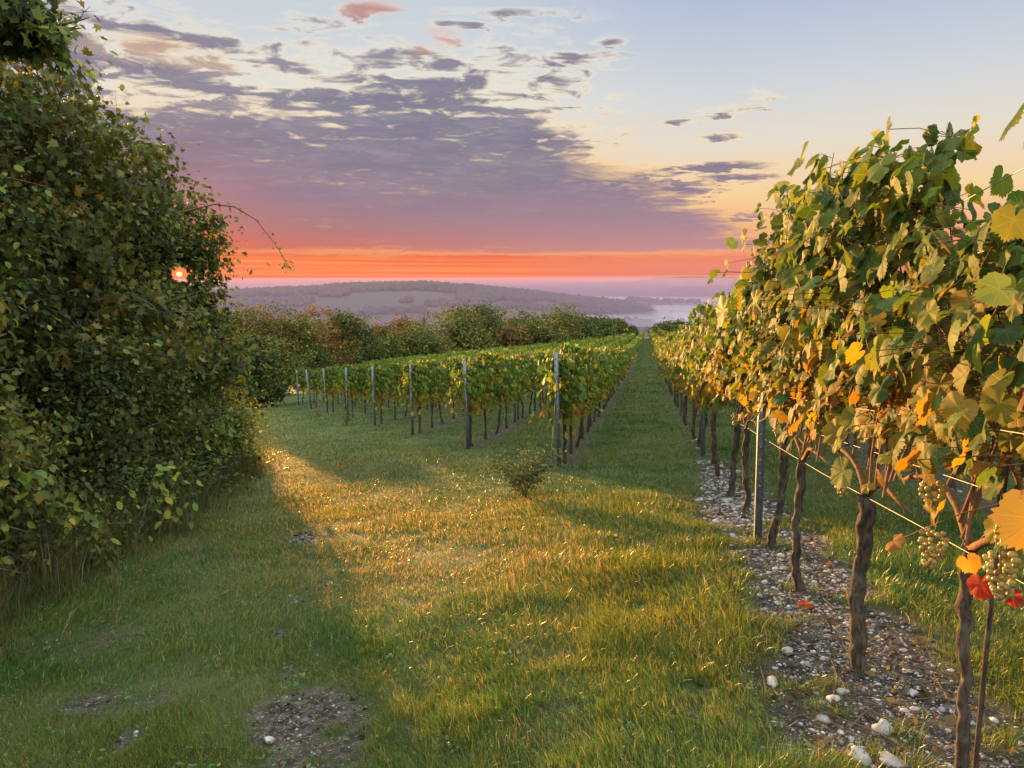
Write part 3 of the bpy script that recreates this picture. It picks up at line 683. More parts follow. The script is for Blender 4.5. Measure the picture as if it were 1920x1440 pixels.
def stems(rng, base, tips, r0=.035, k=5, wig=.12):
    mb = MB()
    for t in tips:
        u = np.linspace(0, 1, 7)[:, None]; b = base + rng.normal(0, .12, 3) * [1, 1, 0]
        mid = b * .5 + t * .5 + np.array([0, 0, .25]) * np.linalg.norm(t - b) * .5 + rng.normal(0, wig, 3)
        P = (1 - u) ** 2 * b + 2 * u * (1 - u) * mid + u * u * t; P[1:-1] += rng.normal(0, wig * .2, (5, 3))
        rr = r0 * rng.uniform(.5, 1.1); mb.tube(P, np.linspace(rr, rr * .12, 7), k, False)
        for _ in range(3):
            j = rng.integers(3, 6); d = rng.normal(0, 1, 3); d[2] = abs(d[2]) * .5; d *= .45 / np.linalg.norm(d); p = P[j]
            mb.tube(np.array([p, p + d * .5 + rng.normal(0, .04, 3), p + d]), [rr * .35, rr * .2, rr * .06], 4, False)
    return mb
HP = {'deep': [(48, (.040, .060, .015)), (30, (.062, .086, .02)), (14, (.11, .13, .026)), (1, (.16, .12, .03)), (7, (.03, .034, .012))],
      'olive': [(38, (.075, .088, .02)), (30, (.11, .115, .026)), (20, (.048, .06, .016)), (12, (.19, .17, .03))],
      'russet': [(34, (.07, .08, .02)), (30, (.11, .11, .025)), (6, (.20, .12, .025)), (22, (.05, .06, .016))],
      'rust': [(30, (.085, .075, .02)), (30, (.14, .085, .022)), (20, (.20, .10, .025)), (20, (.05, .055, .016))],
      'lime': [(40, (.10, .14, .024)), (30, (.16, .18, .03)), (30, (.055, .075, .018))]}
def sun_gap(loc):                                           # the gap in the branches through which the low sun shines
    e = np.array([0, 0, EYE]) - np.array(loc)
    a0, e0 = pix_dir(336, 514); v = np.array([*c2w(math.sin(R(a0)) * math.cos(R(e0)), math.cos(R(a0)) * math.cos(R(e0))), math.sin(R(e0))])
    def f(P):
        q = P - e; t = q @ v; d = np.linalg.norm(q - t[:, None] * v, axis=1); return (d > .13) & (np.random.default_rng(2).random(len(d)) > .92 * np.clip(1 - d / .62, 0, 1))
    return f
def shrub(t, depth, h, rad, pal, seed, label, n=20000, size=.062, tpl=None, low=.15, lean=0., name='hedge_shrub', cat='shrub', group='shrubs of the hedge', top_narrow=.7, clump=.17, extra=None, spray=240):
    rng = rng_(seed); fr, fs = hedge_line(t); r, s = fr - .95 * depth, fs - .31 * depth; z = gz(r, s)
    nb = 9; blobs = []
    for i in range(nb):
        hz = low + (h - low) * (i + .5) / nb; k = rad * (1 - (1 - top_narrow) * max(0, hz / h - .45) / .55) * rng.uniform(.75, 1.02)
        blobs.append((rng.normal(0, .22) + lean * hz, rng.normal(0, .25), hz, k * .8, k * .85, h / nb * rng.uniform(.9, 1.3)))
    if extra: blobs += extra
    cm, Cc = crown(rng, blobs, n, size, tpl or small_leaf(), pal, clump, None, .5, 'hedge_leaf', 'foliage', None, .02, sun_gap((r, s, z)))
    o = empty(name, (r, s, z)); obj('foliage', cm, o)
    tips = Cc[rng.choice(len(Cc), 26, replace=False)]
    mb = stems(rng, np.array([0, 0, -.05]), tips, .032)
    for p in Cc[rng.choice(len(Cc), 34)]:                   # bare twigs sticking out of the leaves
        d = p - np.array([0, 0, p[2] * .8]); d = d / (np.linalg.norm(d) + 1e-6) + rng.normal(0, .5, 3); L = rng.uniform(.25, .6); e = p + d * L
        mb.tube(np.array([p - d * .3, p + d * L * .3 + rng.normal(0, .03, 3), p + d * L * .65 + rng.normal(0, .04, 3), e + [0, 0, -.08]]), [.008, .006, .004, .002], 4, False)
    obj('stems', mb.mesh('stems', M['branch']), o)
    if spray:                                               # larger pale leaves of another bush growing through
        k = spray; pc = Cc[rng.choice(len(Cc), 14)] + [.22, -.1, 0]; P = pc[rng.integers(0, 14, k)] + rng.normal(0, .13, (k, 3)); gap = sun_gap((r, s, z))(P); P = P[gap]; k = len(P)
        V, f = put_leaves(rng, small_leaf(), P, frames(rng, k, np.tile([.5, -.4, .8], (k, 1)), np.tile([.3, 0, -.8], (k, 1)), .4), rng.uniform(.07, .11, k), .2, .2)
        obj('pale_leaves', mesh_np('pale_leaves', V, f, M['hedge_leaf'], np.repeat(pick(rng, k, [(50, (.16, .21, .035)), (40, (.10, .15, .03)), (14, (.30, .26, .04))]), 6, 0)), o)
    tag(o, label, cat, group); return o
def hedge():
    S = HP
    shrub(-1.6, 1.75, 4.7, 1.55, S['deep'], 11, 'dark broad-leaved hedge tree closest to the viewer', 24000, .088, MAPLE, name='hedge_tree', cat='tree')
    shrub(.7, 1.6, 4.5, 1.5, S['olive'], 12, 'olive green hedge shrub next to the closest hedge tree', 24000, .08)
    shrub(2.5, 1.9, 4.9, 1.5, S['deep'], 13, 'deep green hedge shrub before the orange tipped maple', 22000, .08, None, .8)
    shrub(4.2, 1.55, 5.2, 1.5, S['russet'], 14, 'tall maple in the hedge with orange tips against the sky', 24000, .08, MAPLE, .5, name='hedge_tree', cat='tree', top_narrow=.85)
    shrub(5.6, 1.45, 5.0, 1.45, S['olive'], 15, 'olive hedge shrub with the arching rose shoot', 24000, .072)
    shrub(6.8, 1.35, 4.9, 1.35, S['deep'], 16, 'dark hedge shrub with the red sun glowing through it', 24000, .075, MAPLE, top_narrow=.85)
    shrub(7.7, 1.15, 4.3, 1.15, S['deep'], 27, 'upright dark shrub whose leaves stand against the orange horizon', 20000, .075, MAPLE, top_narrow=.8)
    shrub(7.6, .98, 2.4, .85, S['lime'], 17, 'yellow green shrub ending the hedge beside the lit grass', 18000, .06)
    shrub(3.3, .75, 1.9, .85, S['deep'], 18, 'low dark bramble mound at the foot of the hedge', 12000, .06, None, .05, name='bramble', cat='bramble')
    shrub(5.6, .6, 1.8, .85, S['deep'], 19, 'rounded dark green bramble below the rose shoot', 12000, .056, None, .05, name='bramble', cat='bramble')
    shrub(1.2, .7, 1.7, .8, S['olive'], 20, 'low olive bramble beneath the olive hedge shrub', 12000, .06, None, .05, name='bramble', cat='bramble')
    shrub(-.7, .8, 1.9, .8, S['olive'], 21, 'leafy bramble at the foot of the closest hedge tree', 12000, .06, None, .05, name='bramble', cat='bramble')
    shrub(7.1, .45, 1.25, .65, S['lime'], 22, 'small yellowish bramble near the end of the hedge', 9000, .05, None, .03, name='bramble', cat='bramble')
    shrub(8.2, .5, .8, .5, S['olive'], 25, 'knee high weedy shrub at the hedge corner', 6000, .045, None, .02, name='bramble', cat='bramble')
    shrub(1.0, 4.2, 5.0, 1.9, S['deep'], 23, 'taller dark tree added behind the near hedge shrubs', 16000, .095, None, 1., name='hedge_tree', cat='tree')  # back row added to thicken the hedge and stop light leaking through
    shrub(5.0, 4.0, 4.8, 1.9, S['deep'], 24, 'taller dark tree added behind the middle of the hedge', 16000, .095, None, .6, name='hedge_tree', cat='tree')
    shrub(7.0, 3.6, 4.2, 1.7, S['deep'], 26, 'dark tree added behind the far end of the hedge', 14000, .095, None, .3, name='hedge_tree', cat='tree')
hedge()
def in_view(u, v, Y):                                       # world point on the ray of a photograph pixel at distance Y along the camera axis
    x, y, p = (u - 960) / 1400, (720 - v) / 1400, R(7.3); f, z = math.cos(p) + y * math.sin(p), -math.sin(p) + y * math.cos(p)
    r, s = c2w(x / f * Y, Y); return np.array([r, s, EYE + z / f * Y])
def shoots():
    P = [in_view(u, v, 9.6) for u, v in ((330, 400), (402, 383), (440, 388), (480, 412), (510, 450), (530, 480), (540, 503))]; rng = rng_(4)
    o = empty('rose_shoot', tuple(P[0])); L = np.array(P) - P[0]
    obj('stem', MB().tube(L, np.linspace(.011, .004, len(L)), 6, False).mesh('stem', M['cane']), o)
    t = rng.uniform(.25, 1, 46); t[:22] = rng.uniform(.93, 1, 22); ix = np.linspace(0, 1, len(L)); C = np.stack([np.interp(t, ix, L[:, c]) for c in range(3)], 1) + rng.normal(0, .035, (46, 3))
    V, f = put_leaves(rng, small_leaf(), C, frames(rng, 46, np.tile([0, -1., .5], (46, 1)), np.tile([.5, 0, -.5], (46, 1)), .6), rng.uniform(.03, .055, 46))
    obj('leaves', mesh_np('rose_leaves', V, f, M['hedge_leaf'], np.repeat(pick(rng, 46, HP['olive']), 6, 0)), o)
    tag(o, 'long thin rose shoot arching out of the hedge against the sunset', 'shoot')
    P = [in_view(u, v, 5.2) for u, v in ((-40, 62), (60, 52), (110, 48), (150, 38), (168, 32))]
    o = empty('bare_twig', tuple(P[0])); L = np.array(P) - P[0]; mb = MB().tube(L, np.linspace(.014, .004, len(L)), 6)
    for j in (1, 2, 3): mb.tube(np.array([L[j], L[j] + [.02, .01, .05], L[j] + [.07, .02, .09]]), [.004, .003, .0015], 4)
    obj('stem', mb.mesh('stem', M['branch']), o); tag(o, 'bare dark twig reaching across the sky above the closest hedge tree', 'twig')
    base = in_view(30, 45, 5.0); o = empty('overhanging_branch', tuple(base)); rng = rng_(8)
    cm, Cc = crown(rng, [(-.12, 0, .05, .26, .3, .17), (.06, 0, -.1, .2, .22, .1), (-.3, 0, .25, .3, .3, .2)], 1500, .07, MAPLE, HP['deep'], .07)
    obj('foliage', cm, o); obj('stems', stems(rng, np.array([-.6, -.1, .1]), Cc[rng.choice(len(Cc), 12)], .016).mesh('stems', M['branch']), o)
    tag(o, 'dark leafy branch hanging in over the top corner of the sky', 'branch')
shoots()

def far_trees():
    rng = rng_(31)
    #  pixel x, top y, distance, half width m, palette, look
    T = [(352, 606, 62, 3.2, 'deep', 'dark tree added unseen behind the hedge below the sun'), (392, 600, 62, 2.6, 'deep', 'dark shading tree added behind the upright hedge shrub'), (430, 570, 62, 2.0, 'olive', 'tree top added at the hedge end to shade the grass'),  # trees added out of sight to set the edge of the sunlit grass
         (449, 574, 64, 3.2, 'deep', 'rounded tree top added by the hedge corner to block low sun'), (474, 570, 62, 3.8, 'olive', 'olive tree top added behind the dark bushy tree to block low sun'),  # added to keep the low sun off the lane and vine row ends
         (452, 600, 36, 1.3, 'deep', 'dark bushy tree just beyond the end of the hedge'), (500, 584, 58, 2.5, 'rust', 'olive tree with rusty leaves beyond the hedge end'), (548, 582, 60, 2.7, 'olive', 'tall olive green tree left of the hedgerow dip'),
         (600, 580, 70, 3.6, 'rust', 'wide rusty tree where the hedgerow is highest'), (640, 592, 76, 3.0, 'deep', 'dark tree on the slope below the rusty tree'), (676, 602, 80, 2.7, 'deep', 'small dark tree before the gap in the hedgerow'),
         (716, 606, 90, 3.1, 'rust', 'low reddish tree below the bare tree'), (760, 604, 96, 3.6, 'rust', 'reddish brown tree at the foot of the bare tree'), (790, 618, 88, 4.4, 'olive', 'wide low green tree in front of the bare tree'),
         (850, 588, 105, 6.5, 'olive', 'broad rounded green tree in the middle of the hedgerow'), (914, 584, 118, 5.5, 'deep', 'round dark tree with a dense top in the hedgerow'), (986, 583, 125, 6.1, 'olive', 'olive tree beside the round dark tree'),
         (966, 604, 112, 3.4, 'rust', 'small golden brown tree in front of the olive tree'), (1050, 587, 140, 5.8, 'olive', 'tall grey green tree towards the end of the hedgerow'), (1080, 598, 150, 5.6, 'deep', 'dark tree near the end of the hedgerow'),
         (1118, 600, 170, 5.1, 'deep', 'slender dark tree before the last tree of the hedgerow'), (1150, 610, 200, 4.9, 'olive', 'last thin tree of the hedgerow above the vines'), (1178, 622, 235, 3.4, 'deep', 'tiny tree just past the end of the hedgerow'),
         (1256, 616, 230, 6.9, 'deep', 'dark rounded tree beyond the vines across the lane head'), (470, 665, 36, 1.4, 'deep', 'dark bush filling the corner behind the hedge end'), (520, 640, 50, 2.1, 'olive', 'low olive bush in front of the rusty trees'),
         (575, 640, 62, 2.4, 'deep', 'low dark bush behind the vine row ends'), (700, 640, 84, 3.6, 'olive', 'pale green bush above the green vine rows'), (745, 636, 88, 3.6, 'olive', 'greyish bush along the vine row tops'), (880, 620, 106, 3.8, 'olive', 'pale bush in front of the broad green tree'), (1020, 614, 122, 3.9, 'olive', 'small pale bush before the grey green tree')]
    for j, (u, v, Y, hw, pal, lab) in enumerate(T):
        topp = in_view(u, v - (12 if u > 480 else 6), Y); r, s = topp[0], topp[1]; z = gz(r, s); H = topp[2] - z
        if H < 1.5: z = topp[2] - 2.2; H = 2.2
        nb = 11; bl = []
        for i in range(nb):
            hz = rng.uniform(.22, .82) * H; k = hw * (.62 if hz < .55 * H else .48) * rng.uniform(.8, 1.1)
            a = rng.uniform(0, 6.28); q = hw * .5 * rng.random(); bl.append((math.cos(a) * q, math.sin(a) * q, hz, k, k, min(H * .22, k * .8)))
        n = 9000 if Y < 90 else 7000
        cm, Cc = crown(rng, bl, n, .16 * max(.8, Y / 65), tri_leaf(), HP[pal], .085 * hw, n // 20, .5, 'tree_leaf', 'crown', None, .0)
        o = empty('hedgerow_tree', (r, s, z)); obj('crown', cm, o)
        mb = stems(rng, np.array([0, 0, -.2]), Cc[rng.choice(len(Cc), 9)], .09, 4); mb.tube(np.array([[0, 0, -.3], [.05, 0, H * .3], [0, .05, H * .62]]), [.16, .13, .06], 6)
        obj('trunk', mb.mesh('trunk', M['branch']), o); tag(o, lab, 'tree', 'trees of the hedgerow beyond the vines')
    topp = in_view(795, 570, 98); r, s = topp[0], topp[1]; z = gz(r, s); H = topp[2] - z; o = empty('bare_tree', (r, s, z)); mb = MB().tube(np.array([[0, 0, -.3], [0, 0, H * .5], [.1, 0, H * .75]]), [.14, .10, .05], 6)
    for i in range(46):
        a = rng.uniform(0, 6.28); b = np.array([0, 0, H * rng.uniform(.45, .75)]); d = np.array([math.cos(a) * .7, math.sin(a) * .7, rng.uniform(.5, 1.2)]) * rng.uniform(.7, 1.5); e = b + d; e[2] = min(e[2], H)
        mb.tube(np.array([b, (b + e) / 2 + rng.normal(0, .1, 3), e]), [.04, .028, .012], 4, False)
    obj('branches', mb.mesh('branches', M['branch']), o); tag(o, 'leafless dark tree poking above the hedgerow', 'tree')
far_trees()

def small_shrubs():
    rng = rng_(41)
    def one(u, v, Y, h, w, lab, n, name='small_shrub'):
        p = in_view(u, v, Y); z = gz(p[0], p[1]); o = empty(name, (p[0], p[1], z)); mb = MB(); P = []
        for i in range(16):
            a = rng.uniform(0, 6.28); tip = np.array([math.cos(a) * w * rng.uniform(.2, 1), math.sin(a) * w * rng.uniform(.2, 1), h * rng.uniform(.6, 1.05)]); uu = np.linspace(0, 1, 6)[:, None]
            S = uu * tip * [1, 1, 0] * uu ** .5 + uu * [0, 0, 1] * tip[2] + rng.normal(0, .008, (6, 3)); mb.tube(S, np.linspace(.005, .0015, 6), 4, False)
            q = rng.uniform(.35, 1.05, n // 16) ** .8; P.append(np.stack([np.interp(q, np.linspace(0, 1, 6), S[:, c]) for c in range(3)], 1) + rng.normal(0, .05, (len(q), 3)))
        P = np.vstack(P); P = P[P[:, 2] > .02]; k = len(P); V, f = put_leaves(rng, small_leaf(), P, frames(rng, k, np.tile([0, -.4, 1.], (k, 1)), rng.normal(0, 1, (k, 3)), .4), rng.uniform(.024, .046, k))
        obj('stems', mb.mesh('stems', M['branch']), o); obj('leaves', mesh_np('shrub_leaves', V, f, M['hedge_leaf'], np.repeat(pick(rng, k, HP['deep'] + [(5, (.2, .2, .05))]), 6, 0)), o); tag(o, lab, 'shrub')
    one(985, 922, 8.3, .56, .52, 'small twiggy shrub in the grass before the first green row end post', 1500)
    one(650, 806, 22.0, .42, .38, 'little dark weed clump on the grass before the vine row ends', 300)
    one(598, 775, 27.0, .3, .5, 'flat weed tuft beside the farther vine row ends', 200)
small_shrubs()

# ------------------------------------------------------------------ stones and gravel
def rocks(rng, P, size, col, base, flat=.6):
    v0, f0 = base; n, k = len(P), len(v0)
    V = v0[None] * (1 + rng.uniform(-.28, .28, (n, k, 1))) * rng.uniform(.65, 1.2, (n, 1, 3)) * np.array([1, 1, flat]); a = rng.uniform(0, 6.28, n); c, s = np.cos(a), np.sin(a)
    x = V[..., 0] * c[:, None] - V[..., 1] * s[:, None]; y = V[..., 0] * s[:, None] + V[..., 1] * c[:, None]
    V = np.stack([x, y, V[..., 2]], -1) * size[:, None, None] + P[:, None]
    return V.reshape(-1, 3), (f0[None] + (np.arange(n) * k)[:, None, None]).reshape(-1, 3), np.repeat(col, k, 0)
def gravel():
    rng = rng_(51); n = 90000
    s = 1.0 * (26 / 1.0) ** rng.random(n); r = rng.uniform(-4.5, 3.8, n); r[: n * 2 // 3] = ROWR + rng.normal(0, .3, n * 2 // 3)
    pi = rng.integers(0, len(PATCH), n // 6); pc = np.array(PATCH)[pi]; r[-(n // 6):] = pc[:, 0] + rng.normal(0, .3, n // 6); s[-(n // 6):] = pc[:, 1] + rng.normal(0, .35, n // 6)
    b = bare(r, s); k = (b > .38) & (rng.random(n) < b * np.where(r < 0, .5, .6)); r, s = r[k], s[k]; q = rng.permutation(len(r))[:20000]; r, s = r[q], s[q]; n = len(r)
    size = np.clip(rng.lognormal(-5.25, .6, n), .0025, .024) * np.clip(s / 4, .8, 2); z = ground_z(r, s) - .018 * bare(r, s) + size * .02
    tone = rng.uniform(.16, .74, n) ** np.where(r < 0, 3.2, 2.0); col = np.stack([tone, tone * rng.uniform(.88, .98, n), tone * rng.uniform(.72, .94, n)], 1)
    V, F, C = rocks(rng, np.stack([r, s, z], 1), size, col, ICO0); tag(obj('gravel', mesh_np('gravel', V, [F], M['stone'], C)), 'pale limestone gravel scattered under the golden vine row', 'gravel', None, 'stuff')
    B = [((1612, 1422), .040, 'rounded white stone at the bottom edge below the thick trunk'), ((1672, 1432), .042, 'wide pale stone beside the rounded white stone'), ((1655, 1368), .034, 'angular cream stone above the wide pale stone'), ((1562, 1312), .026, 'upright grey stone by the thick trunk foot'),
         ((1580, 1298), .024, 'flat light stone touching the thick trunk foot'), ((1448, 1280), .03, 'broad pale stone on the grass edge of the gravel'), ((1477, 1222), .024, 'white stone halfway up the gravel strip'), ((1455, 1070), .028, 'white stone at the foot of the notched steel post'), ((1434, 1092), .018, 'small white stone just below the steel post'),
         ((1545, 1350), .022, 'grey wedge shaped stone left of the cream stone'), ((1712, 1300), .02, 'mossy stone between thick trunk and forked trunk'), ((1425, 1118), .022, 'pale pebble beside the bowed trunk path'), ((505, 1388), .020, 'white stone in the bare patch of the grass track')]
    for (u, v), sz, lab in B:
        a, bb = .5, 30.                                     # walk the viewing ray down to the ground
        for _ in range(40):
            Y = (a + bb) / 2; p = in_view(u, v, Y)
            if p[2] > gz(p[0], p[1]): a = Y
            else: bb = Y
        p = in_view(u, v, a); v0, f0 = ICO1; q = v0 * (1 + .18 * (fbm(v0[:, 0] * 2 + sz * 900, v0[:, 1] * 2 + v0[:, 2], 5, 2) - .5)[:, None] * 2.4) * sz * np.array([1.15, .85, .6]) * rng.uniform(.85, 1.15, 3) * (1 + .22 * np.random.default_rng(int(u)).uniform(-1, 1, (len(v0), 1)))
        t = rng.uniform(.28, .46); me = mesh_np('stone', q, [f0], M['stone'], np.tile([t, t * .95, t * .87], (len(q), 1))); o = obj('stone', me, None, (p[0], p[1], gz(p[0], p[1]) + sz * .12)); o.rotation_euler = (rng.normal(0, .2), rng.normal(0, .2), rng.uniform(0, 6)); tag(o, lab, 'stone', 'larger stones on the ground')
    q = rng_(6); p = in_view(1506, 1185, 3.95); z = gz(p[0], p[1]) + .012
    V, f = put_leaves(q, GRAPE_HI, np.zeros((1, 3)), frames(q, 1, np.array([[-.15, -.25, 1.]]), np.array([[1., .3, .2]]), .1), np.array([.055])); o = obj('fallen_leaf', mesh_np('fallen_leaf', V, f, M['vine_leaf'], np.tile([.30, .055, .02], (len(V), 1)), True, GRAPE_HI[0][:, :2]), None, (p[0], p[1], z)); tag(o, 'curled red brown fallen leaf lying on the gravel', 'leaf')
gravel()

# ------------------------------------------------------------------ grass
def blades(rng, r, s, h, w, lean, col, bend=.5, tipcol=None):
    n = len(r); z = ground_z(r, s) - .018 * bare(r, s) - .004; a = rng.uniform(0, 6.28, n); fx, fy = np.cos(a), np.sin(a)      # facing
    ld = lean[0] + rng.normal(0, .9, n); le = lean[1] + rng.normal(0, .9, n); nn = np.hypot(ld, le) + 1e-6; amt = h * np.clip(np.abs(rng.normal(bend, .3, n)), .05, 1.2); ld, le = ld / nn * amt, le / nn * amt
    V = np.empty((n, 5, 3)); t1 = .5
    for j, (t, sg, ww) in enumerate(((0, -1, .9), (0, 1, .9), (t1, 1, .75), (t1, -1, .75), (1, 0, 0))):
        V[:, j, 0] = r + ld * t * t + fx * w * ww * sg * .5; V[:, j, 1] = s + le * t * t + fy * w * ww * sg * .5; V[:, j, 2] = z + h * t * (1 - .28 * t * np.clip(amt / h, 0, 1.2))
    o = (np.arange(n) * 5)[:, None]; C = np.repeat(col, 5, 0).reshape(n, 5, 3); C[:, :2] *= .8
    if tipcol is not None: C[:, 4] = C[:, 4] * .4 + tipcol * .6
    return V.reshape(-1, 3), [o + np.array([[0, 1, 2, 3]]), o + np.array([[3, 2, 4]])], C.reshape(-1, 3)
def grass():
    rng = rng_(61); n = 1500000
    Y = 1.15 * (205 / 1.15) ** (rng.random(n) ** 1.35); a = R(1) * rng.uniform(-46, 46, n); X = np.tan(a) * Y; r, s = c2w(X, Y)
    b = bare(r, s); ho = hedge_off(r, s)
    k = (rng.random(n) > b * 1.5 - .12) & ((ho > -.7) | (s > 14)) & (r < 7) & (s > -.5)
    s_front = np.where(r < -1, 10.9 + (-r - 1.25) * 1.468, 0)
    k &= ~((r < -22) | (s > 214)); k &= ~((s > s_front + 14) & (r < -2.2)) ; k &= ~((r > 2.4) & (s > 16))
    dens = .35 + .65 * sst(fbm(r * 3, s * 3, 71, 3), .3, .55); k &= rng.random(n) < dens
    r, s, b = r[k], s[k], b[k]; n = len(r); d = np.hypot(r, s)
    lane = sst(r, -2.2, -.6) * (1 - sst(r, 1.5, 2.0)); hn = fbm(r * 1.6, s * 1.6, 81, 4)
    long = sst(r, -1.6, -.2) * (1 - sst(s, 5.5, 9.)); h = (.028 + .026 * sst(hn, .35, .7)) * (1 + .85 * long + .2 * lane) * rng.uniform(.6, 1.35, n) * (1 - .45 * b) * (1 + .35 * sst(d, 12, 40))
    w = np.maximum(.0026, .00082 * d ** 1.0) * rng.uniform(.7, 1.3, n)
    lx, ly = fbm(r * .9, s * .9, 91, 3) - .5, fbm(r * .9 + 40, s * .9, 92, 3) - .5
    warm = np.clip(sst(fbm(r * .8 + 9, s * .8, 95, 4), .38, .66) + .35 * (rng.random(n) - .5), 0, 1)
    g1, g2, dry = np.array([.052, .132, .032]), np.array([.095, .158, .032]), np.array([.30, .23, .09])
    col = g1[None] * (1 - warm[:, None]) + g2[None] * warm[:, None]; tr = r + .674 * s; track = np.exp(-((tr - 2.1) / 1.8) ** 2) * sst(s, 3.2, 5.5) * (1 - sst(r, -1.2, .8)); dry_or_lit = rng.random(n) < .04 + .06 * warm + .45 * track; col[dry_or_lit] = dry; col = col * rng.uniform(.45, 1.5, (n, 1))  # dry blades, with extra straw colour painted along the sunlit wedge
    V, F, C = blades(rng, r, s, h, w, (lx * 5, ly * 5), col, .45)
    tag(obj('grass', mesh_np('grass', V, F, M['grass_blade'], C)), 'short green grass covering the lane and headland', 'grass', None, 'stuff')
    # dew on the blade tips
    q = rng.random(n) < .05; q &= (d < 11) & (r > -4); ix = np.flatnonzero(q)[:9000]; tp = V.reshape(-1, 5, 3)[ix, 4]; m_ = len(ix)
    v, f, _ = rocks(rng, tp, rng.uniform(.0012, .0026, m_) * np.clip(d[ix] / 4, .8, 2.2), np.zeros((m_, 3)), ICO0, 1.)
    tag(obj('dew', mesh_np('dew', v, [f], M['dew'], None, True)), 'tiny dew drops glinting on the grass tips', 'dew', None, 'stuff')
    # broad-leaved weeds, clover and leaf litter
    m_ = 2600; s = 1.5 * (16 / 1.5) ** rng.random(m_); r = rng.uniform(-6, 3.4, m_); k = (hedge_off(r, s) > .1) & (rng.random(m_) < .25 + .75 * sst(fbm(r * 1.3, s * 1.3, 66, 3), .45, .6)); r, s = r[k], s[k]; m_ = len(r)
    rep = 7; rr = np.repeat(r, rep) + rng.normal(0, .02, m_ * rep); ss = np.repeat(s, rep) + rng.normal(0, .02, m_ * rep); z = ground_z(rr, ss) + rng.uniform(.008, .045, m_ * rep); k = len(rr)
    V, f = put_leaves(rng, small_leaf(), np.stack([rr, ss, z], 1), frames(rng, k, np.tile([0, 0, 1.], (k, 1)), rng.normal(0, 1, (k, 3)), .35), rng.uniform(.010, .028, k), .25, .2)
    tag(obj('meadow_weeds', mesh_np('meadow_weeds', V, f, M['grass_blade'], np.repeat(pick(rng, k, [(50, (.06, .125, .03)), (30, (.09, .15, .035)), (10, (.16, .17, .05))]), 6, 0))), 'small broad leaved weeds and clover among the grass', 'weeds', None, 'stuff')
    m_ = 900; s = 1.2 * (16 / 1.2) ** rng.random(m_); r = ROWR + rng.normal(0, .42, m_); z = ground_z(r, s) + .008
    V, f = put_leaves(rng, GRAPE_LOW, np.stack([r, s, z], 1), frames(rng, m_, np.tile([0, 0, 1.], (m_, 1)), rng.normal(0, 1, (m_, 3)), .35), rng.uniform(.012, .04, m_), .6, .4)
    C = np.repeat(pick(rng, m_, [(50, (.085, .055, .03)), (30, (.14, .09, .045)), (8, (.22, .12, .03)), (20, (.05, .038, .025))]), len(GRAPE_LOW[0]), 0); mb = MB()
    for _ in range(150):
        x, y = ROWR + rng.normal(0, .34), 1.3 * (9 / 1.3) ** rng.random(); a = rng.uniform(0, 3.14); l = rng.uniform(.06, .3); q = np.array([[x - math.cos(a) * l, y - math.sin(a) * l, 0], [x + rng.normal(0, .02), y + rng.normal(0, .02), 0], [x + math.cos(a) * l, y + math.sin(a) * l, 0]]); q[:, 2] = ground_z(q[:, 0], q[:, 1]) + [.006, .016, .008]; mb.tube(q, [.0028, .003, .0018], 4, False)
    tv = np.vstack(mb.V); tf = np.vstack(mb.F[4]) + len(V)
    tag(obj('leaf_litter', mesh_np('leaf_litter', np.vstack([V, tv]), f + [tf], M['tree_leaf'], np.vstack([C, np.tile([.12, .085, .055], (len(tv), 1))]))), 'dead leaves and cane prunings littering the gravel', 'litter', None, 'stuff')
    # dry weeds along the hedge foot
    n = 14000; t = rng.uniform(-2.6, 9.0, n); off = np.abs(rng.normal(0, .38, n)) * (1 - .35 * sst(t, 4, 9)) - .25; hr, hs = hedge_line(t); r, s = hr + .95 * off + rng.normal(0, .06, n), hs + .31 * off
    cl = fbm(r * 2.2, s * 2.2, 99, 3); k = rng.random(n) < sst(cl, .3, .6); r, s, cl = r[k], s[k], cl[k]; n = len(r)
    h = rng.uniform(.18, .62, n) * (.5 + cl) * np.exp(-np.maximum(hedge_off(r, s), 0) * .9); pal = [(30, (.10, .092, .05)), (25, (.17, .145, .08)), (45, (.06, .085, .025))]
    V, F, C = blades(rng, r, s, h, rng.uniform(.003, .007, n), (.6, -.3), pick(rng, n, pal), .5)
    tag(obj('dry_weeds', mesh_np('dry_weeds', V, F, M['grass_blade'], C)), 'tangled brown and green weeds along the foot of the hedge', 'weeds', None, 'stuff')
grass()

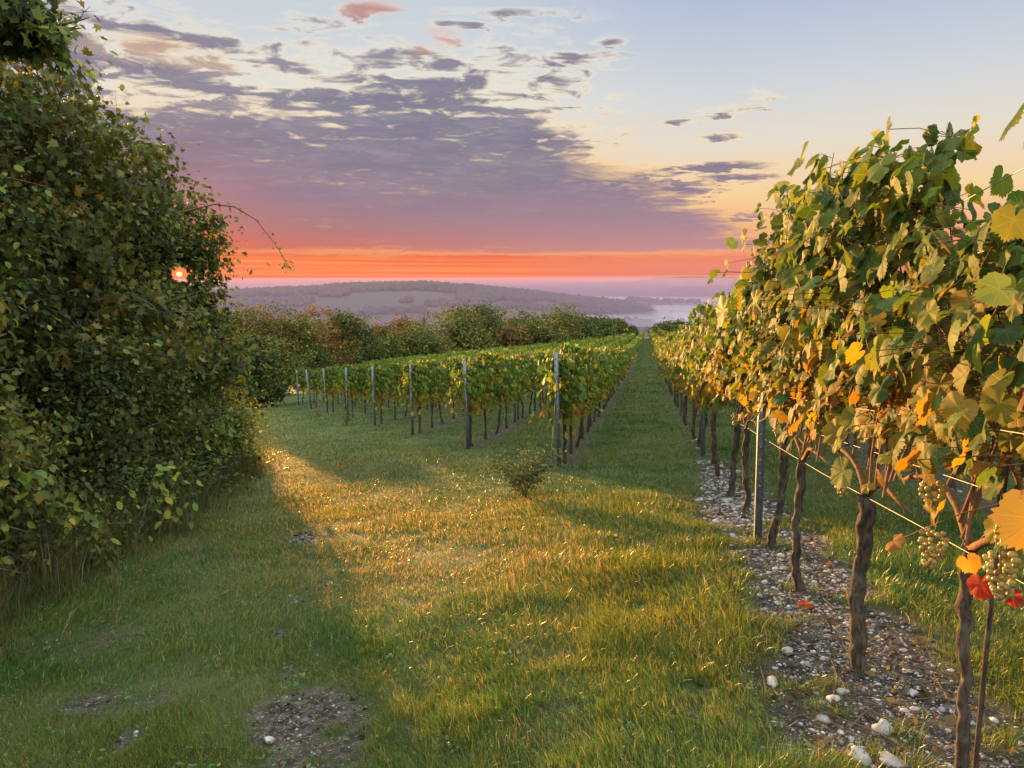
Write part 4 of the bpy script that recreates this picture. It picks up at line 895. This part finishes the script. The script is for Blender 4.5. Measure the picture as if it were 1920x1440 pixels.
# ------------------------------------------------------------------ far valley: woods, turbines, mist
def distance():
    rng = rng_(71); P, S = [], []
    X = rng.uniform(-1150, 470, 9000); Y = rng.uniform(1850, 2480, 9000)
    px = 960 + X / Y * 1400; edge = 1 - sst(px, 1230, 1270); wood = (rng.random(9000) < edge) & ((Y > 2020) | (fbm(X / 90, Y / 90, 7, 3) > .52)); P.append(np.stack([X[wood], Y[wood]], 1)); S.append(rng.uniform(7, 12, wood.sum()))
    for (u0, u1, Y0, Y1, m, w) in ((1215, 1300, 1500, 1560, 40, 9), (1110, 1225, 1620, 1700, 90, 22), (1160, 1320, 2500, 2560, 110, 16), (1180, 1290, 2050, 2100, 26, 30), (1225, 1345, 3500, 3600, 110, 30), (700, 960, 1500, 1560, 26, 10), (960, 1110, 1580, 1640, 30, 10), (430, 800, 1720, 1760, 130, 8), (560, 1000, 1380, 1460, 120, 7), (800, 1150, 1830, 1860, 120, 8), (430, 640, 1300, 1500, 60, 8), (1000, 1190, 1400, 1480, 60, 9), (1250, 1420, 3680, 3760, 160, 60), (1170, 1310, 2700, 2760, 120, 40)):
        t = rng.random(m); yy = Y0 + (Y1 - Y0) * t + rng.normal(0, w, m); uu = u0 + (u1 - u0) * t; P.append(np.stack([(uu - 960) / 1400 * yy, yy], 1)); S.append(rng.uniform(5, 11, m) * (1.5 if Y0 > 3000 else 1))
    P, S = np.vstack(P), np.concatenate(S); r, s = c2w(P[:, 0], P[:, 1]); z = ground_z(r, s); v0, f0 = ICO0
    V, F, C = rocks(rng, np.stack([r, s, z + S * .55], 1), S, np.zeros((len(S), 3)), ICO1, 1.0)
    tag(obj('distant_wood', mesh_np('distant_wood', V, [F], M['far_wood'])), 'hazy purple wood covering the far ridge and valley', 'wood', None, 'stuff')
    # poplars standing in the mist
    for j, (u, Y, h) in enumerate(((1188, 1950, 26), (1193, 1960, 22), (1229, 2000, 22), (1233, 2010, 24), (1257, 2050, 24), (1211, 1990, 22))):
        r, s = c2w((u - 960) / 1400 * Y, Y); o = empty('poplar', (r, s, gz(r, s))); bl = [(rng.normal(0, .4), rng.normal(0, .4), h * (.15 + .8 * i / 6), 2.6 * (1 - .5 * i / 6), 2.6 * (1 - .5 * i / 6), h * .12) for i in range(7)]
        cm, Cc = crown(rng, bl, 420, 1.6, tri_leaf(), HP['deep'], .5, 60, .5, 'tree_leaf', 'crown'); obj('crown', cm, o); obj('trunk', MB().tube(np.array([[0, 0, -1], [0, 0, h * .3], [0, 0, h * .7]]), [.6, .45, .2], 5).mesh('trunk', M['branch']), o)
        tag(o, f'{ORD[j]} slender poplar standing in the valley mist', 'poplar', 'poplars in the valley mist')
    # wind turbines on the horizon
    xs = [405, 445, 463, 487, 497, 505, 535, 592, 625, 635, 645, 670, 690, 705, 732, 740, 760, 787, 805, 822, 832, 845, 862, 890, 897, 922, 952, 982, 1012, 1022, 1078, 1092, 1118, 1145, 1178, 1190, 1238, 1247, 1315, 1333, 1405, 1468, 1490, 1550, 1580]
    big = {832, 890, 897, 952, 732, 760, 1012, 1022}; ms = []
    for q in range(5):
        mb = MB().tube(np.array([[0, 0, -6], [0, 0, 30], [0, 0, 60]]), [2.5, 2.1, 1.5], 8); mb.box((0, -1.0, 60.5), (2.4, 6, 2.6)); a0 = rng.uniform(0, 2)
        rt = MB().tube(np.array([[0, -4.2, 60.5], [0, -5.8, 60.5]]), [1.2, .6], 8)
        for b in range(3):
            a = a0 + b * 2.0944; dx, dz = math.sin(a), math.cos(a); rt.tube(np.array([[0, -5, 60.5], [dx * 8, -5, 60.5 + dz * 8], [dx * 32, -5, 60.5 + dz * 32]]), [1.0, 1.5, .5], 5)
        ms.append((mb.mesh('tower', M['silhouette_grey']), rt.mesh('rotor', M['silhouette_grey'])))
    for j, c in enumerate(xs):
        u = 400 + c * .46875; Y = rng.uniform(5200, 6000); r, s = c2w((u - 960) / 1400 * Y, Y); o = empty('wind_turbine', (r, s, gz(r, s)), YAW + rng.normal(0, .3)); k = rng.uniform(.8, 1.0) * (1.3 if c in big else 1.); o.scale = (k, k, k)
        a, b = ms[j % 5]; obj('tower', a, o); obj('rotor', b, o); tag(o, f'faint horizon wind turbine, {ordn(j)} counted from the sunward end', 'wind turbine', 'wind turbines on the horizon')
distance()
def volume(name, dens, col, aniso, me, label):
    m, g = new_mat(name); v = g.n('ShaderNodeVolumePrincipled'); v.inputs['Color'].default_value = (*col, 1); v.inputs['Density'].default_value = dens; v.inputs['Anisotropy'].default_value = aniso
    o = g.n('ShaderNodeOutputMaterial'); g.nt.links.new(v.outputs[0], o.inputs['Volume']); me.materials.append(m); tag(obj(name, me), label, 'haze' if name == 'haze' else 'mist', None, 'stuff')
def air():
    mb = MB().box((0, 3700, 55), (14400, 8000, 330)); volume('haze', 3.5e-5, (.34, .25, .25), .0, mb.mesh('haze', [], False), 'thin violet morning haze over the whole valley')
    banks = [(1240, 1900, 330, 420, 14, -72), (1330, 2300, 500, 500, 18, -70), (1180, 3300, 1600, 700, 26, -60), (800, 3500, 1500, 500, 20, -62)]
    r, s = c2w(-200, 3300); v = ICO3[0] * [5200, 2500, 104] + [r, s, -62]
    volume('valley_haze', 6.2e-4, (.45, .30, .40), .0, mesh_np('valley_haze', v, [ICO3[1]], []), 'mauve mist filling the wide valley')
    r, s = c2w(300, 4700); v = ICO3[0] * [6000, 2300, 105] + [r, s, -30]
    volume('far_haze', 2.3e-4, (.46, .27, .29), .0, mesh_np('far_haze', v, [ICO3[1]], []), 'rosy haze veiling the farthest plateau')
    V, F, n = [], [], 0
    for u, Y, a, b, c, z in banks:
        r, s = c2w((u - 960) / 1400 * Y, Y); v = ICO2[0] * [a, b, c] + [r, s, z]; V.append(v); F.append(ICO2[1] + n); n += len(v)
    me = mesh_np('valley_mist', np.vstack(V), [np.vstack(F)], []); volume('valley_mist', 3.2e-3, (.93, .86, .90), .0, me, 'pale mist banks lying in the valley')
air()
